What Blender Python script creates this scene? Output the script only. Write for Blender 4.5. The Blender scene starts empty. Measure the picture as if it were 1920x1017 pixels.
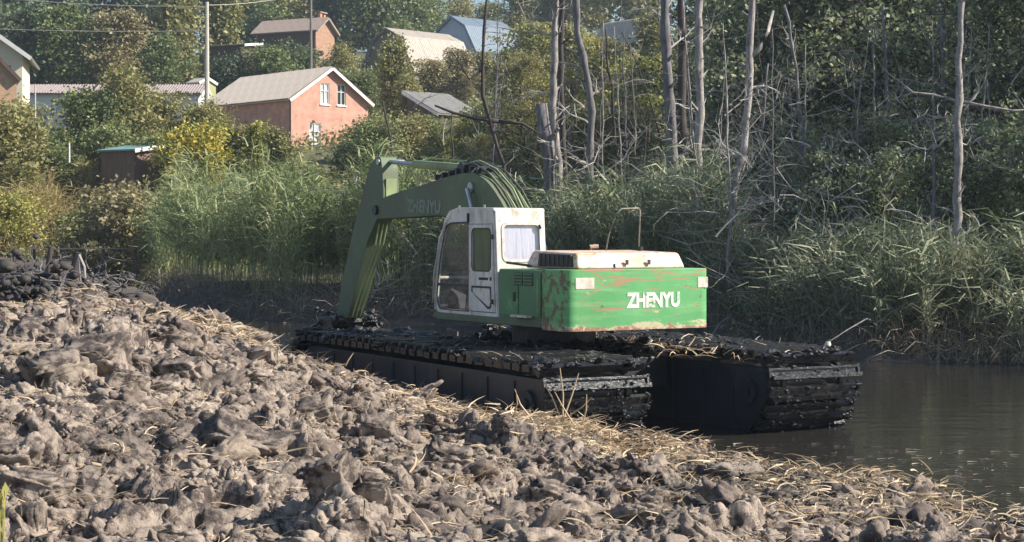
import bpy, bmesh, math, random
import numpy as np
from mathutils import Vector, Matrix, geometry

# ------------------------------------------------------------------ camera, world, sun
scene = bpy.context.scene
FPX, CAMZ, HY = 3136.0, 3.06, 440.0
camd = bpy.data.cameras.new("camera")
cam = bpy.data.objects.new("camera", camd)
scene.collection.objects.link(cam)
scene.camera = cam
camd.sensor_width = 36.0
camd.lens = 36.0 * FPX / 1920.0
camd.clip_start = 0.3
camd.clip_end = 3000
cam.location = (0, 0, CAMZ)
cam.rotation_euler = (math.radians(90), 0, 0)
camd.shift_y = -(508.5 - HY) / 1920.0

SUN_AZ, SUN_EL = math.radians(-5), math.radians(35)      # direction TO the sun (x = cos, y = sin)
scene.world = bpy.data.worlds.new("World")
scene.world.use_nodes = True
wn = scene.world.node_tree
wn.nodes.clear()
sky = wn.nodes.new("ShaderNodeTexSky"); sky.sky_type = 'NISHITA'; sky.sun_disc = False
sky.sun_elevation = SUN_EL
sky.sun_rotation = math.radians(90) - SUN_AZ
sky.air_density = 1.2; sky.dust_density = 0.4; sky.ozone_density = 3.0
bg = wn.nodes.new("ShaderNodeBackground"); bg.inputs[1].default_value = 0.075
wo = wn.nodes.new("ShaderNodeOutputWorld")
wn.links.new(sky.outputs[0], bg.inputs[0]); wn.links.new(bg.outputs[0], wo.inputs[0])
sd = bpy.data.lights.new("sun", 'SUN'); sd.energy = 5.0; sd.angle = math.radians(0.5); sd.color = (1.0, 0.93, 0.82)
sun = bpy.data.objects.new("sun", sd); scene.collection.objects.link(sun)
tosun = Vector((math.cos(SUN_AZ) * math.cos(SUN_EL), math.sin(SUN_AZ) * math.cos(SUN_EL), math.sin(SUN_EL)))
sun.rotation_euler = tosun.to_track_quat('Z', 'Y').to_euler()
scene.view_settings.view_transform = 'Standard'
scene.view_settings.look = 'None'
scene.view_settings.exposure = 0.86
scene.view_settings.gamma = 1.0
scene.view_settings.use_curve_mapping = False

# ------------------------------------------------------------------ helpers
C = scene.collection
R = random.Random(5)
NR = np.random.default_rng(7)
def at(px, py, D):
    return Vector(((px - 960) / FPX * D, D, CAMZ - (py - HY) / FPX * D))
def tag(o, label=None, cat=None, group=None, kind=None):
    if label: o['label'] = label
    if cat: o['category'] = cat
    if group: o['group'] = group
    if kind: o['kind'] = kind
    return o
def empty(name, loc=(0, 0, 0), rz=0.0, parent=None):
    o = bpy.data.objects.new(name, None); C.objects.link(o)
    o.location = loc; o.rotation_euler = (0, 0, rz); o.parent = parent
    o.empty_display_size = 0.3
    return o
def link(name, me, parent=None, loc=None, rot=None):
    o = bpy.data.objects.new(name, me); C.objects.link(o); o.parent = parent
    if loc is not None: o.location = loc
    if rot is not None: o.rotation_euler = rot
    return o
def copy_tree(o, parent=None):
    c = o.copy(); C.objects.link(c); c.parent = parent
    for ch in [k for k in scene.objects if k.parent == o]: copy_tree(ch, c)
    return c
def np_mesh(name, V, F, mat=None, smooth=False, matidx=None):
    """V (n,3); F list of arrays (m,k)"""
    me = bpy.data.meshes.new(name)
    V = np.asarray(V, np.float32)
    if not isinstance(F, (list, tuple)): F = [F]
    F = [np.asarray(f, np.int32) for f in F if len(f)]
    loops = np.concatenate([f.ravel() for f in F])
    tot = np.concatenate([np.full(len(f), f.shape[1], np.int32) for f in F])
    start = np.concatenate([[0], np.cumsum(tot)[:-1]]).astype(np.int32)
    me.vertices.add(len(V)); me.vertices.foreach_set('co', V.ravel())
    me.loops.add(len(loops)); me.loops.foreach_set('vertex_index', loops)
    me.polygons.add(len(tot)); me.polygons.foreach_set('loop_start', start); me.polygons.foreach_set('loop_total', tot)
    if smooth: me.polygons.foreach_set('use_smooth', np.ones(len(tot), bool))
    me.update(calc_edges=True)
    if mat: me.materials.append(mat)
    return me
class MB:
    def __init__(s): s.v = []; s.f = []
    def add(s, vs, fs):
        n = len(s.v); s.v += [tuple(v) for v in vs]; s.f += [tuple(i + n for i in f) for f in fs]; return s
    def box(s, a, b, M=None):
        (x0, y0, z0), (x1, y1, z1) = a, b
        vs = [Vector(p) for p in ((x0,y0,z0),(x1,y0,z0),(x1,y1,z0),(x0,y1,z0),(x0,y0,z1),(x1,y0,z1),(x1,y1,z1),(x0,y1,z1))]
        if M: vs = [M @ v for v in vs]
        return s.add(vs, [(0,3,2,1),(4,5,6,7),(0,1,5,4),(1,2,6,5),(2,3,7,6),(3,0,4,7)])
    def prism(s, pts, a, b, axis='x', holes=()):
        loops = [list(pts)] + [list(h) for h in holes]
        def P(u, v, t): return {'x': (t, u, v), 'y': (u, t, v), 'z': (u, v, t)}[axis]
        flat = [p for l in loops for p in l]; n = len(flat)
        tris = geometry.tessellate_polygon([[Vector((p[0], p[1], 0)) for p in l] for l in loops])
        vs = [P(p[0], p[1], a) for p in flat] + [P(p[0], p[1], b) for p in flat]
        fs = [tuple(t) for t in tris] + [tuple(i + n for i in reversed(t)) for t in tris]
        k = 0
        for l in loops:
            m = len(l)
            for i in range(m): fs.append((k + i, k + (i + 1) % m, k + (i + 1) % m + n, k + i + n))
            k += m
        return s.add(vs, fs)
    def tube(s, pts, r, n=6, cap=True):
        pts = [Vector(p) for p in pts]
        rs = r if isinstance(r, (list, tuple)) else [r] * len(pts)
        vs = []; fs = []
        for i, p in enumerate(pts):
            d = (pts[min(i + 1, len(pts) - 1)] - pts[max(i - 1, 0)]).normalized()
            up = Vector((0, 0, 1)) if abs(d.z) < .93 else Vector((1, 0, 0))
            u = d.cross(up).normalized(); w = u.cross(d)
            for k in range(n):
                a = 2 * math.pi * k / n
                vs.append(p + (u * math.cos(a) + w * math.sin(a)) * rs[i])
        for i in range(len(pts) - 1):
            for k in range(n):
                fs.append((i*n+k, i*n+(k+1)%n, (i+1)*n+(k+1)%n, (i+1)*n+k))
        if cap:
            fs.append(tuple(reversed(range(n)))); fs.append(tuple((len(pts)-1)*n + k for k in range(n)))
        return s.add(vs, fs)
    def mesh(s, name, mat, smooth=False):
        me = bpy.data.meshes.new(name); me.from_pydata(s.v, [], s.f)
        bm = bmesh.new(); bm.from_mesh(me); bmesh.ops.recalc_face_normals(bm, faces=bm.faces); bm.to_mesh(me); bm.free()
        if smooth: me.polygons.foreach_set('use_smooth', [True] * len(me.polygons))
        me.materials.append(mat); return me
    def build(s, name, mat, parent=None, bevel=0, smooth=False, loc=None, rot=None, seg=2):
        me = s.mesh(name, mat, smooth)
        o = link(name, me, parent, loc, rot)
        if bevel:
            m = o.modifiers.new('bevel', 'BEVEL'); m.width = bevel; m.segments = seg; m.limit_method = 'ANGLE'; m.angle_limit = math.radians(35)
            m.harden_normals = True
            me.polygons.foreach_set('use_smooth', [True] * len(me.polygons))
        return o
def rrect(x0, y0, x1, y1, r, n=4):
    out = []
    for cx, cy, a0 in ((x1-r, y1-r, 0), (x0+r, y1-r, 90), (x0+r, y0+r, 180), (x1-r, y0+r, 270)):
        for i in range(n + 1):
            a = math.radians(a0 + 90 * i / n); out.append((cx + r*math.cos(a), cy + r*math.sin(a)))
    return out
def roundpoly(pts, r, n=3):
    """round the corners of a polygon; r number or list"""
    out = []; m = len(pts)
    for i, p in enumerate(pts):
        rr = r[i] if isinstance(r, (list, tuple)) else r
        p = Vector(p); a = Vector(pts[i-1]); b = Vector(pts[(i+1) % m])
        if rr <= 0: out.append(tuple(p)); continue
        da = (a-p); db = (b-p); ra = min(rr, da.length*.45); rb = min(rr, db.length*.45)
        A = p + da.normalized()*ra; B = p + db.normalized()*rb
        for k in range(n+1):
            t = k/n; q = A*(1-t)**2 + p*2*t*(1-t) + B*t*t; out.append(tuple(q))
    return out

# ------------------------------------------------------------------ materials
def ss(x, a, b):
    t = np.clip((x - a) / (b - a), 0, 1); return t * t * (3 - 2 * t)
def newmat(name):
    m = bpy.data.materials.new(name); m.use_nodes = True
    nt = m.node_tree; p = nt.nodes['Principled BSDF']
    return m, nt, p
def N(nt, t, **kw):
    n = nt.nodes.new(t)
    for k, v in kw.items():
        if k.startswith('i_'): n.inputs[k[2:].replace('_', ' ')].default_value = v
        else: setattr(n, k, v)
    return n
def noise(nt, scale, detail=4, rough=.6, coord='Object', vec=None, mapscale=None):
    tc = N(nt, 'ShaderNodeTexCoord'); n = N(nt, 'ShaderNodeTexNoise'); n.inputs['Scale'].default_value = scale
    n.inputs['Detail'].default_value = detail; n.inputs['Roughness'].default_value = rough
    if mapscale:
        mp = N(nt, 'ShaderNodeMapping'); mp.inputs['Scale'].default_value = mapscale
        nt.links.new(tc.outputs[coord], mp.inputs[0]); nt.links.new(mp.outputs[0], n.inputs['Vector'])
    else: nt.links.new(tc.outputs[coord], n.inputs['Vector'])
    return n
def ramp(nt, src, stops):
    r = N(nt, 'ShaderNodeValToRGB'); e = r.color_ramp.elements
    while len(e) < len(stops): e.new(.5)
    for k, (p, c) in enumerate(stops):
        e[k].position = p; e[k].color = tuple(c) + (1,) if len(c) == 3 else c
    nt.links.new(src, r.inputs[0]); return r
def mix(nt, fac, a, b, blend='MIX'):
    m = N(nt, 'ShaderNodeMix', data_type='RGBA', blend_type=blend)
    for s, v in ((0, fac), (6, a), (7, b)):
        if hasattr(v, 'links') or isinstance(v, bpy.types.NodeSocket): nt.links.new(v, m.inputs[s])
        else: m.inputs[s].default_value = v if s == 0 else tuple(v) + (1,)
    return m.outputs[2]
def simple(name, col, rough=.6, var=.25, scale=3, metallic=0, bump=0, bscale=20, col2=None, mapscale=None, spec=None):
    m, nt, p = newmat(name)
    n = noise(nt, scale, 5, .65, mapscale=mapscale)
    a = col2 or tuple(c * (1 - var) for c in col)
    r = ramp(nt, n.outputs[0], [(.3, a), (.7, tuple(min(1, c * (1 + var * .5)) for c in col))])
    nt.links.new(r.outputs[0], p.inputs['Base Color'])
    p.inputs['Roughness'].default_value = rough; p.inputs['Metallic'].default_value = metallic
    if spec is not None: p.inputs['Specular IOR Level'].default_value = spec
    if bump:
        b = N(nt, 'ShaderNodeBump'); b.inputs['Strength'].default_value = bump; b.inputs['Distance'].default_value = .02
        n2 = noise(nt, bscale, 5, .7); nt.links.new(n2.outputs[0], b.inputs['Height']); nt.links.new(b.outputs[0], p.inputs['Normal'])
    return m
def foliage(name, cols, transl=.3, bigscale=.25):
    """colour by leaf (random per island) and by clump (large noise)"""
    m, nt, p = newmat(name)
    g = N(nt, 'ShaderNodeNewGeometry'); n = noise(nt, bigscale, 3, .6)
    ad = N(nt, 'ShaderNodeMath', operation='MULTIPLY_ADD'); ad.inputs[1].default_value = .55
    mu = N(nt, 'ShaderNodeMath', operation='MULTIPLY'); mu.inputs[1].default_value = .8
    nt.links.new(n.outputs[0], mu.inputs[0]); nt.links.new(g.outputs['Random Per Island'], ad.inputs[0]); nt.links.new(mu.outputs[0], ad.inputs[2])
    oi = N(nt, 'ShaderNodeObjectInfo'); ob = N(nt, 'ShaderNodeMath', operation='MULTIPLY_ADD'); ob.inputs[1].default_value = .22; 
    nt.links.new(oi.outputs['Random'], ob.inputs[0]); nt.links.new(ad.outputs[0], ob.inputs[2])
    k = len(cols)
    r = ramp(nt, ob.outputs[0], [(.25 + .7 * i / (k - 1), c) for i, c in enumerate(cols)])
    nt.links.new(r.outputs[0], p.inputs['Base Color']); p.inputs['Roughness'].default_value = .55
    p.inputs['Specular IOR Level'].default_value = .35
    t = N(nt, 'ShaderNodeBsdfTranslucent'); nt.links.new(r.outputs[0], t.inputs[0])
    ms = N(nt, 'ShaderNodeMixShader'); ms.inputs[0].default_value = transl
    out = nt.nodes['Material Output']
    nt.links.new(p.outputs[0], ms.inputs[1]); nt.links.new(t.outputs[0], ms.inputs[2]); nt.links.new(ms.outputs[0], out.inputs[0])
    return m
M = {}
M['leaf_olive'] = foliage('leaf_olive', [(.08,.10,.035), (.19,.20,.07), (.29,.28,.11), (.37,.33,.14)])
M['leaf_green'] = foliage('leaf_green', [(.045,.08,.032), (.11,.16,.055), (.19,.23,.085), (.28,.29,.12)])
M['leaf_dark'] = foliage('leaf_dark', [(.025,.045,.03), (.055,.09,.05), (.09,.13,.065), (.15,.18,.09)])
M['leaf_tan'] = foliage('leaf_tan', [(.11,.10,.05), (.24,.21,.11), (.33,.28,.15), (.36,.32,.15)])
M['leaf_yellow'] = foliage('leaf_yellow', [(.09,.14,.04), (.20,.25,.06), (.42,.40,.07), (.55,.42,.08)])
M['leaf_lime'] = foliage('leaf_lime', [(.10,.13,.04), (.21,.24,.07), (.33,.33,.09), (.42,.38,.11)])
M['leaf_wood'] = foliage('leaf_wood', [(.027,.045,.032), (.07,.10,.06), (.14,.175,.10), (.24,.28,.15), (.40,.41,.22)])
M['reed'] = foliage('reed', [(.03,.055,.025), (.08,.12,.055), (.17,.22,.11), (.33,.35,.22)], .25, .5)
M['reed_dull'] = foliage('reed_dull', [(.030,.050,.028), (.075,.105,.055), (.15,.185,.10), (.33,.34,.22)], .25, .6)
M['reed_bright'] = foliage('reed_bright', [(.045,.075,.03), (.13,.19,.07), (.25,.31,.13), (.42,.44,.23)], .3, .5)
M['reed_yellow'] = foliage('reed_yellow', [(.16,.17,.05), (.28,.26,.09), (.38,.31,.13), (.42,.33,.16)], .3, .15)
M['reed_dead'] = foliage('reed_dead', [(.06,.045,.035), (.15,.115,.085), (.29,.23,.165), (.44,.37,.28)], .15, .4)
M['straw'] = foliage('straw', [(.20,.13,.08), (.36,.25,.15), (.50,.37,.23), (.60,.48,.33)], .15, .8)
M['bark_grey'] = simple('bark_grey', (.19,.175,.18), .9, .65, 3.5, bump=.6, bscale=8, mapscale=(3,3,.6))
M['bark_pale'] = simple('bark_pale', (.40,.36,.34), .9, .45, 3.5, bump=1, bscale=16, mapscale=(2,2,.8), col2=(.10,.085,.08))
M['bark_dark'] = simple('bark_dark', (.07,.055,.05), .9, .4, 2, bump=.5, bscale=8)
M['twig'] = simple('twig', (.46,.42,.39), .9, .4, 2)
# ------------------------------------------------------------------ numpy noise
_T = np.random.default_rng(11).random((8, 256, 256))
def tab(ix, iy, k): return _T[k, np.mod(ix, 256), np.mod(iy, 256)]
def vnoise(x, y, k=0):
    ix = np.floor(x).astype(int); iy = np.floor(y).astype(int); fx = x - ix; fy = y - iy
    fx = fx*fx*(3-2*fx); fy = fy*fy*(3-2*fy)
    return (tab(ix,iy,k)*(1-fx)*(1-fy)+tab(ix+1,iy,k)*fx*(1-fy)+tab(ix,iy+1,k)*(1-fx)*fy+tab(ix+1,iy+1,k)*fx*fy)*2-1
def fbm(x, y, oct=4, k=0):
    s = 0; a = 1
    for i in range(oct):
        s = s + a*vnoise(x*2**i+17.3*i, y*2**i+9.1*i, (k+i) % 8); a *= .5
    return s
def vor(x, y, cell, k):
    """nearest jittered point: id values, offset vector, F1, F2 (in cells)"""
    u = x/cell; v = y/cell; iu = np.floor(u).astype(int); iv = np.floor(v).astype(int)
    f1 = np.full(u.shape, 9.); f2 = np.full(u.shape, 9.); dx = np.zeros(u.shape); dy = np.zeros(u.shape)
    r1 = np.zeros(u.shape); r2 = np.zeros(u.shape); r3 = np.zeros(u.shape)
    for a in (-1, 0, 1):
        for b in (-1, 0, 1):
            cu = iu+a; cv = iv+b
            px = cu + tab(cu, cv, k); py = cv + tab(cu, cv, (k+1) % 8)
            ex = u-px; ey = v-py; d = np.hypot(ex, ey); c = d < f1
            f2 = np.where(c, f1, np.minimum(f2, d)); f1 = np.where(c, d, f1)
            dx = np.where(c, ex, dx); dy = np.where(c, ey, dy)
            r1 = np.where(c, tab(cu, cv, (k+2) % 8), r1); r2 = np.where(c, tab(cu, cv, (k+3) % 8), r2); r3 = np.where(c, tab(cu, cv, (k+4) % 8), r3)
    return f1, f2, dx, dy, r1, r2, r3
# ------------------------------------------------------------------ terrain
SF = np.array([(-60,66),(-33,72),(-27.5,86),(-25,96),(-24,97),(-19,84),(-14.5,70),(-12,64),(-8,58.5),(-1.2,56),(2,53),(6.2,47),(8.8,40.5),(12.9,38.4),(22,36),(60,30)], float)
SN = np.array([(-60,112),(-30,112),(-27,104),(-22,88),(-17,70),(-12,55),(-8,42),(-5.6,33.5),(-3.7,30.0),(-2.2,27.6),(-.9,25.6),(.2,23.5),(1.2,22.9),(2.2,22.9),(4.1,20.5),(5.3,17.9),(9,13.0),(14,10),(60,5)], float)
def far_z(x, y):
    x = np.asarray(x, float); y = np.asarray(y, float)
    d = (y - np.interp(x, SF[:,0], SF[:,1]))*.85 + .5*fbm(x*.35, y*.35, 3, 2)
    hill = np.interp(y + 3*fbm(x*.03, y*.03, 2, 5), [60,80,95,105,115,128,160,190,205,260,300,420,700,2500], [0,.5,2.3,4.6,6.6,8.6,14,19.5,22,30,34,37,30,20])*ss(d, 1, 12)
    z = -1.0 + 1.0*ss(d, -2.5, 0) + 1.15*ss(d, 0, 2.6) + hill + 3*ss(x, 0, 12)*ss(y, 100, 150)
    return z + .12*fbm(x*.5, y*.5, 3, 1)*ss(d, 0, 3)
ctl = []
for px, py, D in [(0,1017,13.5),(480,1017,13.8),(960,1017,14.3),(1440,1017,15),(1920,1017,15.5),(0,800,17.5),(300,800,18),(700,850,18.5),(1100,905,19),(1500,930,18.8),(1920,968,17.6),
                  (0,650,22),(250,640,23),(500,700,23),(750,780,22),(950,800,21.8),(0,580,27),(200,562,28),(370,592,28.5),(540,648,28.8),(700,705,26.6),(850,765,24.8),(1000,782,23),(1100,805,22.2),(1220,835,22),(1400,868,21.5),(1650,905,20.2),
                  (200,545,45),(0,530,50),(60,492,80),(200,488,85)]:
    p = at(px, py, D); ctl.append((p.x, p.y, p.z))
ctl += [(-30,20,2.2),(-45,60,2),(-30,92,2.0),(0,2,1.5),(0,8,1.1),(15,8,.2),(-15,2,1.8),(-12,42,1.5),(40,0,.5),(-8,30,1.75)]
ctl = np.array(ctl)
def _U(r): return np.where(r > 1e-9, r*r*np.log(r+1e-12), 0)
_A = _U(np.hypot(ctl[:,None,0]-ctl[None,:,0], ctl[:,None,1]-ctl[None,:,1])) + np.eye(len(ctl))*.3
_P = np.c_[np.ones(len(ctl)), ctl[:,:2]]
_S = np.linalg.solve(np.block([[_A, _P], [_P.T, np.zeros((3,3))]]), np.r_[ctl[:,2], 0, 0, 0])
def near_z(x, y):
    x = np.asarray(x, float); y = np.asarray(y, float)
    z = _S[-3] + _S[-2]*x + _S[-1]*y
    for i in range(len(ctl)): z = z + _S[i]*_U(np.hypot(x-ctl[i,0], y-ctl[i,1]))
    yn = np.interp(x, SN[:,0], SN[:,1]) + .35*fbm(x*.9, y*.9, 3, 3)
    z = np.clip(z, -.5, 3.0) - .07*ss(y, 17, 21)
    return np.maximum(np.minimum(z, (yn-y)*.75*np.interp(y,[30,60],[1,.6])), -1.1)
PADS = [  # smooth dug faces / holes: x, y, radius, depth
    (at(400,985,15.2).x, 15.3, .45, -.30), (at(1180,945,17.6).x, 17.7, .32, -.22), (at(470,835,18.6).x, 18.7, .45, -.16), (at(30,890,16.8).x, 16.9, .35, -.2),
    (at(75,620,23.8).x, 23.8, .5, -.25), (at(100,690,21.2).x, 21.3, .6, -.22), (at(250,1000,14.7).x, 14.7, .3, -.25), (at(1340,985,16.2).x, 16.3, .35, -.18), (at(700,800,20.3).x, 20.4, .3, -.18), (at(630,985,15.0).x, 15.0, .3, -.15)]
def mud_detail(x, y):
    wx = x + .09*fbm(x*3.1, y*3.1, 2, 1) + .02*fbm(x*17, y*17, 2, 6); wy = y + .09*fbm(x*3.1+5, y*3.1+9, 2, 4) + .02*fbm(x*17+3, y*17, 2, 2)
    h = .10*fbm(x*.8, y*.8, 3, 2); ox = 0; oy = 0
    str_ = .75 + .45*vnoise(x*.7, y*.7, 6)
    for cell, amp, k in ((.95,.26,0),(.42,.14,3),(.19,.06,5),(.09,.022,1)):
        f1, f2, dx, dy, r1, r2, r3 = vor(wx, wy, cell, k)
        on = ss(r3, .15, .45)
        tilt = (dx*(r1-.5) + dy*(r2-.5))*2.2
        e = f2-f1
        a = amp*str_
        h = h + a*((r1-.45)*1.0 + tilt)*on - a*.5*(1-ss(e, 0, .22))
        ox = ox + a*.35*(r2-.5)*on; oy = oy - a*.5*(r1-.35)*on
    rg_ = 1-np.abs(fbm(wx*4.3, wy*4.3, 3, 5)); h = h + .05*(rg_-.5); ox = ox + .05*fbm(wx*5, wy*5, 2, 2); oy = oy - .09*rg_*np.abs(fbm(x*3, y*3, 2, 1))
    for px, py, r, d in PADS:
        q = np.hypot((x-px), (y-py)*1.0)/r + .25*fbm(x*4, y*4, 2, 3)
        h = h + d*(1-ss(q, .7, 1.05)) + .12*np.exp(-((q-1.15)/.2)**2)
    return h, ox, oy
# materials for ground
def mud_mat(name, wet=False):
    m, nt, p = newmat(name)
    n1 = noise(nt, .9, 5, .65); n2 = noise(nt, 9, 6, .7); n3 = noise(nt, 60, 4, .7)
    r1 = ramp(nt, n1.outputs[0], [(.32, (.17,.14,.12)), (.5, (.33,.27,.225)), (.7, (.48,.40,.33))])
    r2 = ramp(nt, n2.outputs[0], [(.33, (.50,.47,.46)), (.55, (1.0,.99,.97)), (.8, (1.15,1.12,1.08))])
    c = mix(nt, 1.0, r1.outputs[0], r2.outputs[0], 'MULTIPLY')
    # moist, darker soil: patches in the bank, whole lumps among the crumbs
    if wet:
        gi = N(nt, 'ShaderNodeNewGeometry'); w0 = ramp(nt, gi.outputs['Random Per Island'], [(.0, (.55,.53,.56)), (.30, (.75,.72,.72)), (.45, (1,1,1)), (1, (1.15,1.13,1.1))])
        c = mix(nt, 1.0, c, w0.outputs[0], 'MULTIPLY')
    else:
        n4 = noise(nt, 4.5, 5, .7); w0 = ramp(nt, n4.outputs[0], [(.42, (.34,.32,.34)), (.53, (1,1,1))]); c = mix(nt, 1.0, c, w0.outputs[0], 'MULTIPLY')
    # damp soil close to the water line
    g = N(nt, 'ShaderNodeNewGeometry'); s = N(nt, 'ShaderNodeSeparateXYZ'); nt.links.new(g.outputs['Position'], s.inputs[0])
    ad = N(nt, 'ShaderNodeMath', operation='MULTIPLY_ADD'); ad.inputs[1].default_value = .25; nt.links.new(n2.outputs[0], ad.inputs[0]); nt.links.new(s.outputs[2], ad.inputs[2])
    w = ramp(nt, ad.outputs[0], [(.18, (0,0,0)), (.36, (1,1,1))])
    c = mix(nt, w.outputs[0], (.05,.042,.037), c)
    nt.links.new(c, p.inputs['Base Color'])
    rr = ramp(nt, w.outputs[0], [(0, (.35,)*3), (1, (.85,)*3)]); nt.links.new(rr.outputs[0], p.inputs['Roughness'])
    b = N(nt, 'ShaderNodeBump'); b.inputs['Strength'].default_value = .9; b.inputs['Distance'].default_value = .02
    nt.links.new(n3.outputs[0], b.inputs['Height'])
    b2 = N(nt, 'ShaderNodeBump'); b2.inputs['Strength'].default_value = .6; b2.inputs['Distance'].default_value = .05
    nt.links.new(n2.outputs[0], b2.inputs['Height']); nt.links.new(b2.outputs[0], b.inputs['Normal']); nt.links.new(b.outputs[0], p.inputs['Normal'])
    return m
M['mud'] = mud_mat('mud')
M['mud_chunk'] = mud_mat('mud_chunk', True)
m, nt, p = newmat('ground_green'); n = noise(nt, .08, 6, .7); n2 = noise(nt, 1.3, 6, .7)
r1 = ramp(nt, n.outputs[0], [(.3, (.06,.075,.03)), (.55, (.13,.13,.06)), (.75, (.20,.17,.09))]); r2 = ramp(nt, n2.outputs[0], [(.3, (.5,.5,.5)), (.7, (1.1,1.1,1.1))])
nt.links.new(mix(nt, 1, r1.outputs[0], r2.outputs[0], 'MULTIPLY'), p.inputs['Base Color']); p.inputs['Roughness'].default_value = .95
M['ground_green'] = m
M['bank_soil'] = simple('bank_soil', (.09,.07,.055), .9, .5, 1.2, bump=.8, bscale=6)
M['root'] = simple('root', (.06,.05,.045), .8, .5, 6)
M['wet_mud'] = simple('wet_mud', (.035,.032,.034), .28, .5, 8, bump=1, bscale=30)

def grid_mesh(name, xs, ys, zf, mat, matf=None, smooth=True):
    X, Y = np.meshgrid(xs, ys); Z = zf(X, Y)
    V = np.stack([X.ravel(), Y.ravel(), Z.ravel()], 1); nx = len(xs); ny = len(ys)
    i = np.arange((nx-1)*(ny-1)); a = (i//(nx-1))*nx + i % (nx-1)
    me = np_mesh(name, V, np.stack([a, a+1, a+1+nx, a+nx], 1), mat, smooth)
    return me, X, Y
def axis(*spans):
    out = []
    for a, b, st in spans: out += list(np.arange(a, b, st))
    return np.array(out + [spans[-1][1]])
# wide ground sheet with the far bank and the hill
me, X, Y = grid_mesh('ground', axis((-1500,-200,100),(-200,-60,10),(-60,40,.8),(40,200,8),(200,1500,100)),
                     axis((-1500,-100,100),(-100,20,10),(20,34,2),(34,110,.8),(110,320,4),(320,1500,80),(1500,2400,150)), lambda x, y: np.where(y < 30, -1.4, far_z(x, y)), M['ground_green'])
me.materials.append(M['bank_soil'])
cx = .25*(X[:-1,:-1]+X[1:,1:]+X[:-1,1:]+X[1:,:-1]); cy = .25*(Y[:-1,:-1]+Y[1:,1:]+Y[:-1,1:]+Y[1:,:-1])
soil = ((cy - np.interp(cx, SF[:,0], SF[:,1])) < 9) | ((cx > 3) & (cy < 90))
me.polygons.foreach_set('material_index', soil.ravel().astype(np.int32))
tag(link('ground', me), kind='structure')
# near bank, coarse
def lowz(x, y):
    z = near_z(x, y)
    inside = (y > 12.6) & (y < 33) & (np.abs(x) < .31*y + 1.7)
    return np.where(inside, z - .6, z + .06*fbm(x*1.2, y*1.2, 3, 2))
me, X, Y = grid_mesh('field', axis((-60,-30,5),(-30,16,.35),(16,60,4)), axis((-40,8,3),(8,110,.35)), lowz, M['mud'])
me.materials.append(M['bank_soil']); cy = .25*(Y[:-1,:-1]+Y[1:,1:]+Y[:-1,1:]+Y[1:,:-1]); me.polygons.foreach_set('material_index', (cy > 32.4).ravel().astype(np.int32))
tag(link('bank_ground', me), kind='structure')
# near bank, fine clods
st = .024
xs = np.arange(-11.5, 11.5, st); ys = np.arange(12.8, 32.5, st)
X, Y = np.meshgrid(xs, ys)
keep = (np.abs(X) < .306*Y + 1.5) & (Y < np.interp(X, SN[:,0], SN[:,1]) + 1.0)
kc = keep[:-1,:-1] & keep[1:,1:] & keep[:-1,1:] & keep[1:,:-1]
idx = -np.ones(X.shape, int); idx[keep] = np.arange(keep.sum())
x = X[keep]; y = Y[keep]
h, ox, oy = mud_detail(x, y)
zb = near_z(x, y); fade = ss(zb, -.4, .15)
edge = ss(.306*y + 1.5 - np.abs(x), 0, .5)*ss(y, 12.8, 13.3)*ss(32.5-y, 0, .6)
V = np.stack([x + ox*fade, y + oy*fade, zb + (h*(.35+.65*fade))*(.3+.7*edge)], 1)
F = np.stack([idx[:-1,:-1][kc], idx[:-1,1:][kc], idx[1:,1:][kc], idx[1:,:-1][kc]], 1)
tag(link('mud_bank', np_mesh('mud_bank', V, F, M['mud'], False)), kind='structure')
print('mud faces', len(F))
def mud_top(x, y):
    h, _, _ = mud_detail(np.atleast_1d(x), np.atleast_1d(y)); return near_z(np.atleast_1d(x), np.atleast_1d(y)) + h
# water
m, nt, p = newmat('water')
p.inputs['Base Color'].default_value = (.028,.026,.023,1); p.inputs['Roughness'].default_value = .04; p.inputs['IOR'].default_value = 1.33
n = noise(nt, 1.0, 3, .55, mapscale=(.5, 1.6, 1)); n2 = noise(nt, 7, 3, .5, mapscale=(.5, 1.6, 1))
ad = N(nt, 'ShaderNodeMath', operation='MULTIPLY_ADD'); ad.inputs[1].default_value = .18; nt.links.new(n2.outputs[0], ad.inputs[0]); nt.links.new(n.outputs[0], ad.inputs[2])
b = N(nt, 'ShaderNodeBump'); b.inputs['Strength'].default_value = .22; b.inputs['Distance'].default_value = .10
nt.links.new(ad.outputs[0], b.inputs['Height']); nt.links.new(b.outputs[0], p.inputs['Normal'])
me = bpy.data.meshes.new('water'); me.from_pydata([(-40,8,0),(80,-10,0),(80,110,0),(-40,110,0)], [], [(0,1,2,3)]); me.materials.append(m)
tag(link('water', me), kind='structure')

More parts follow.
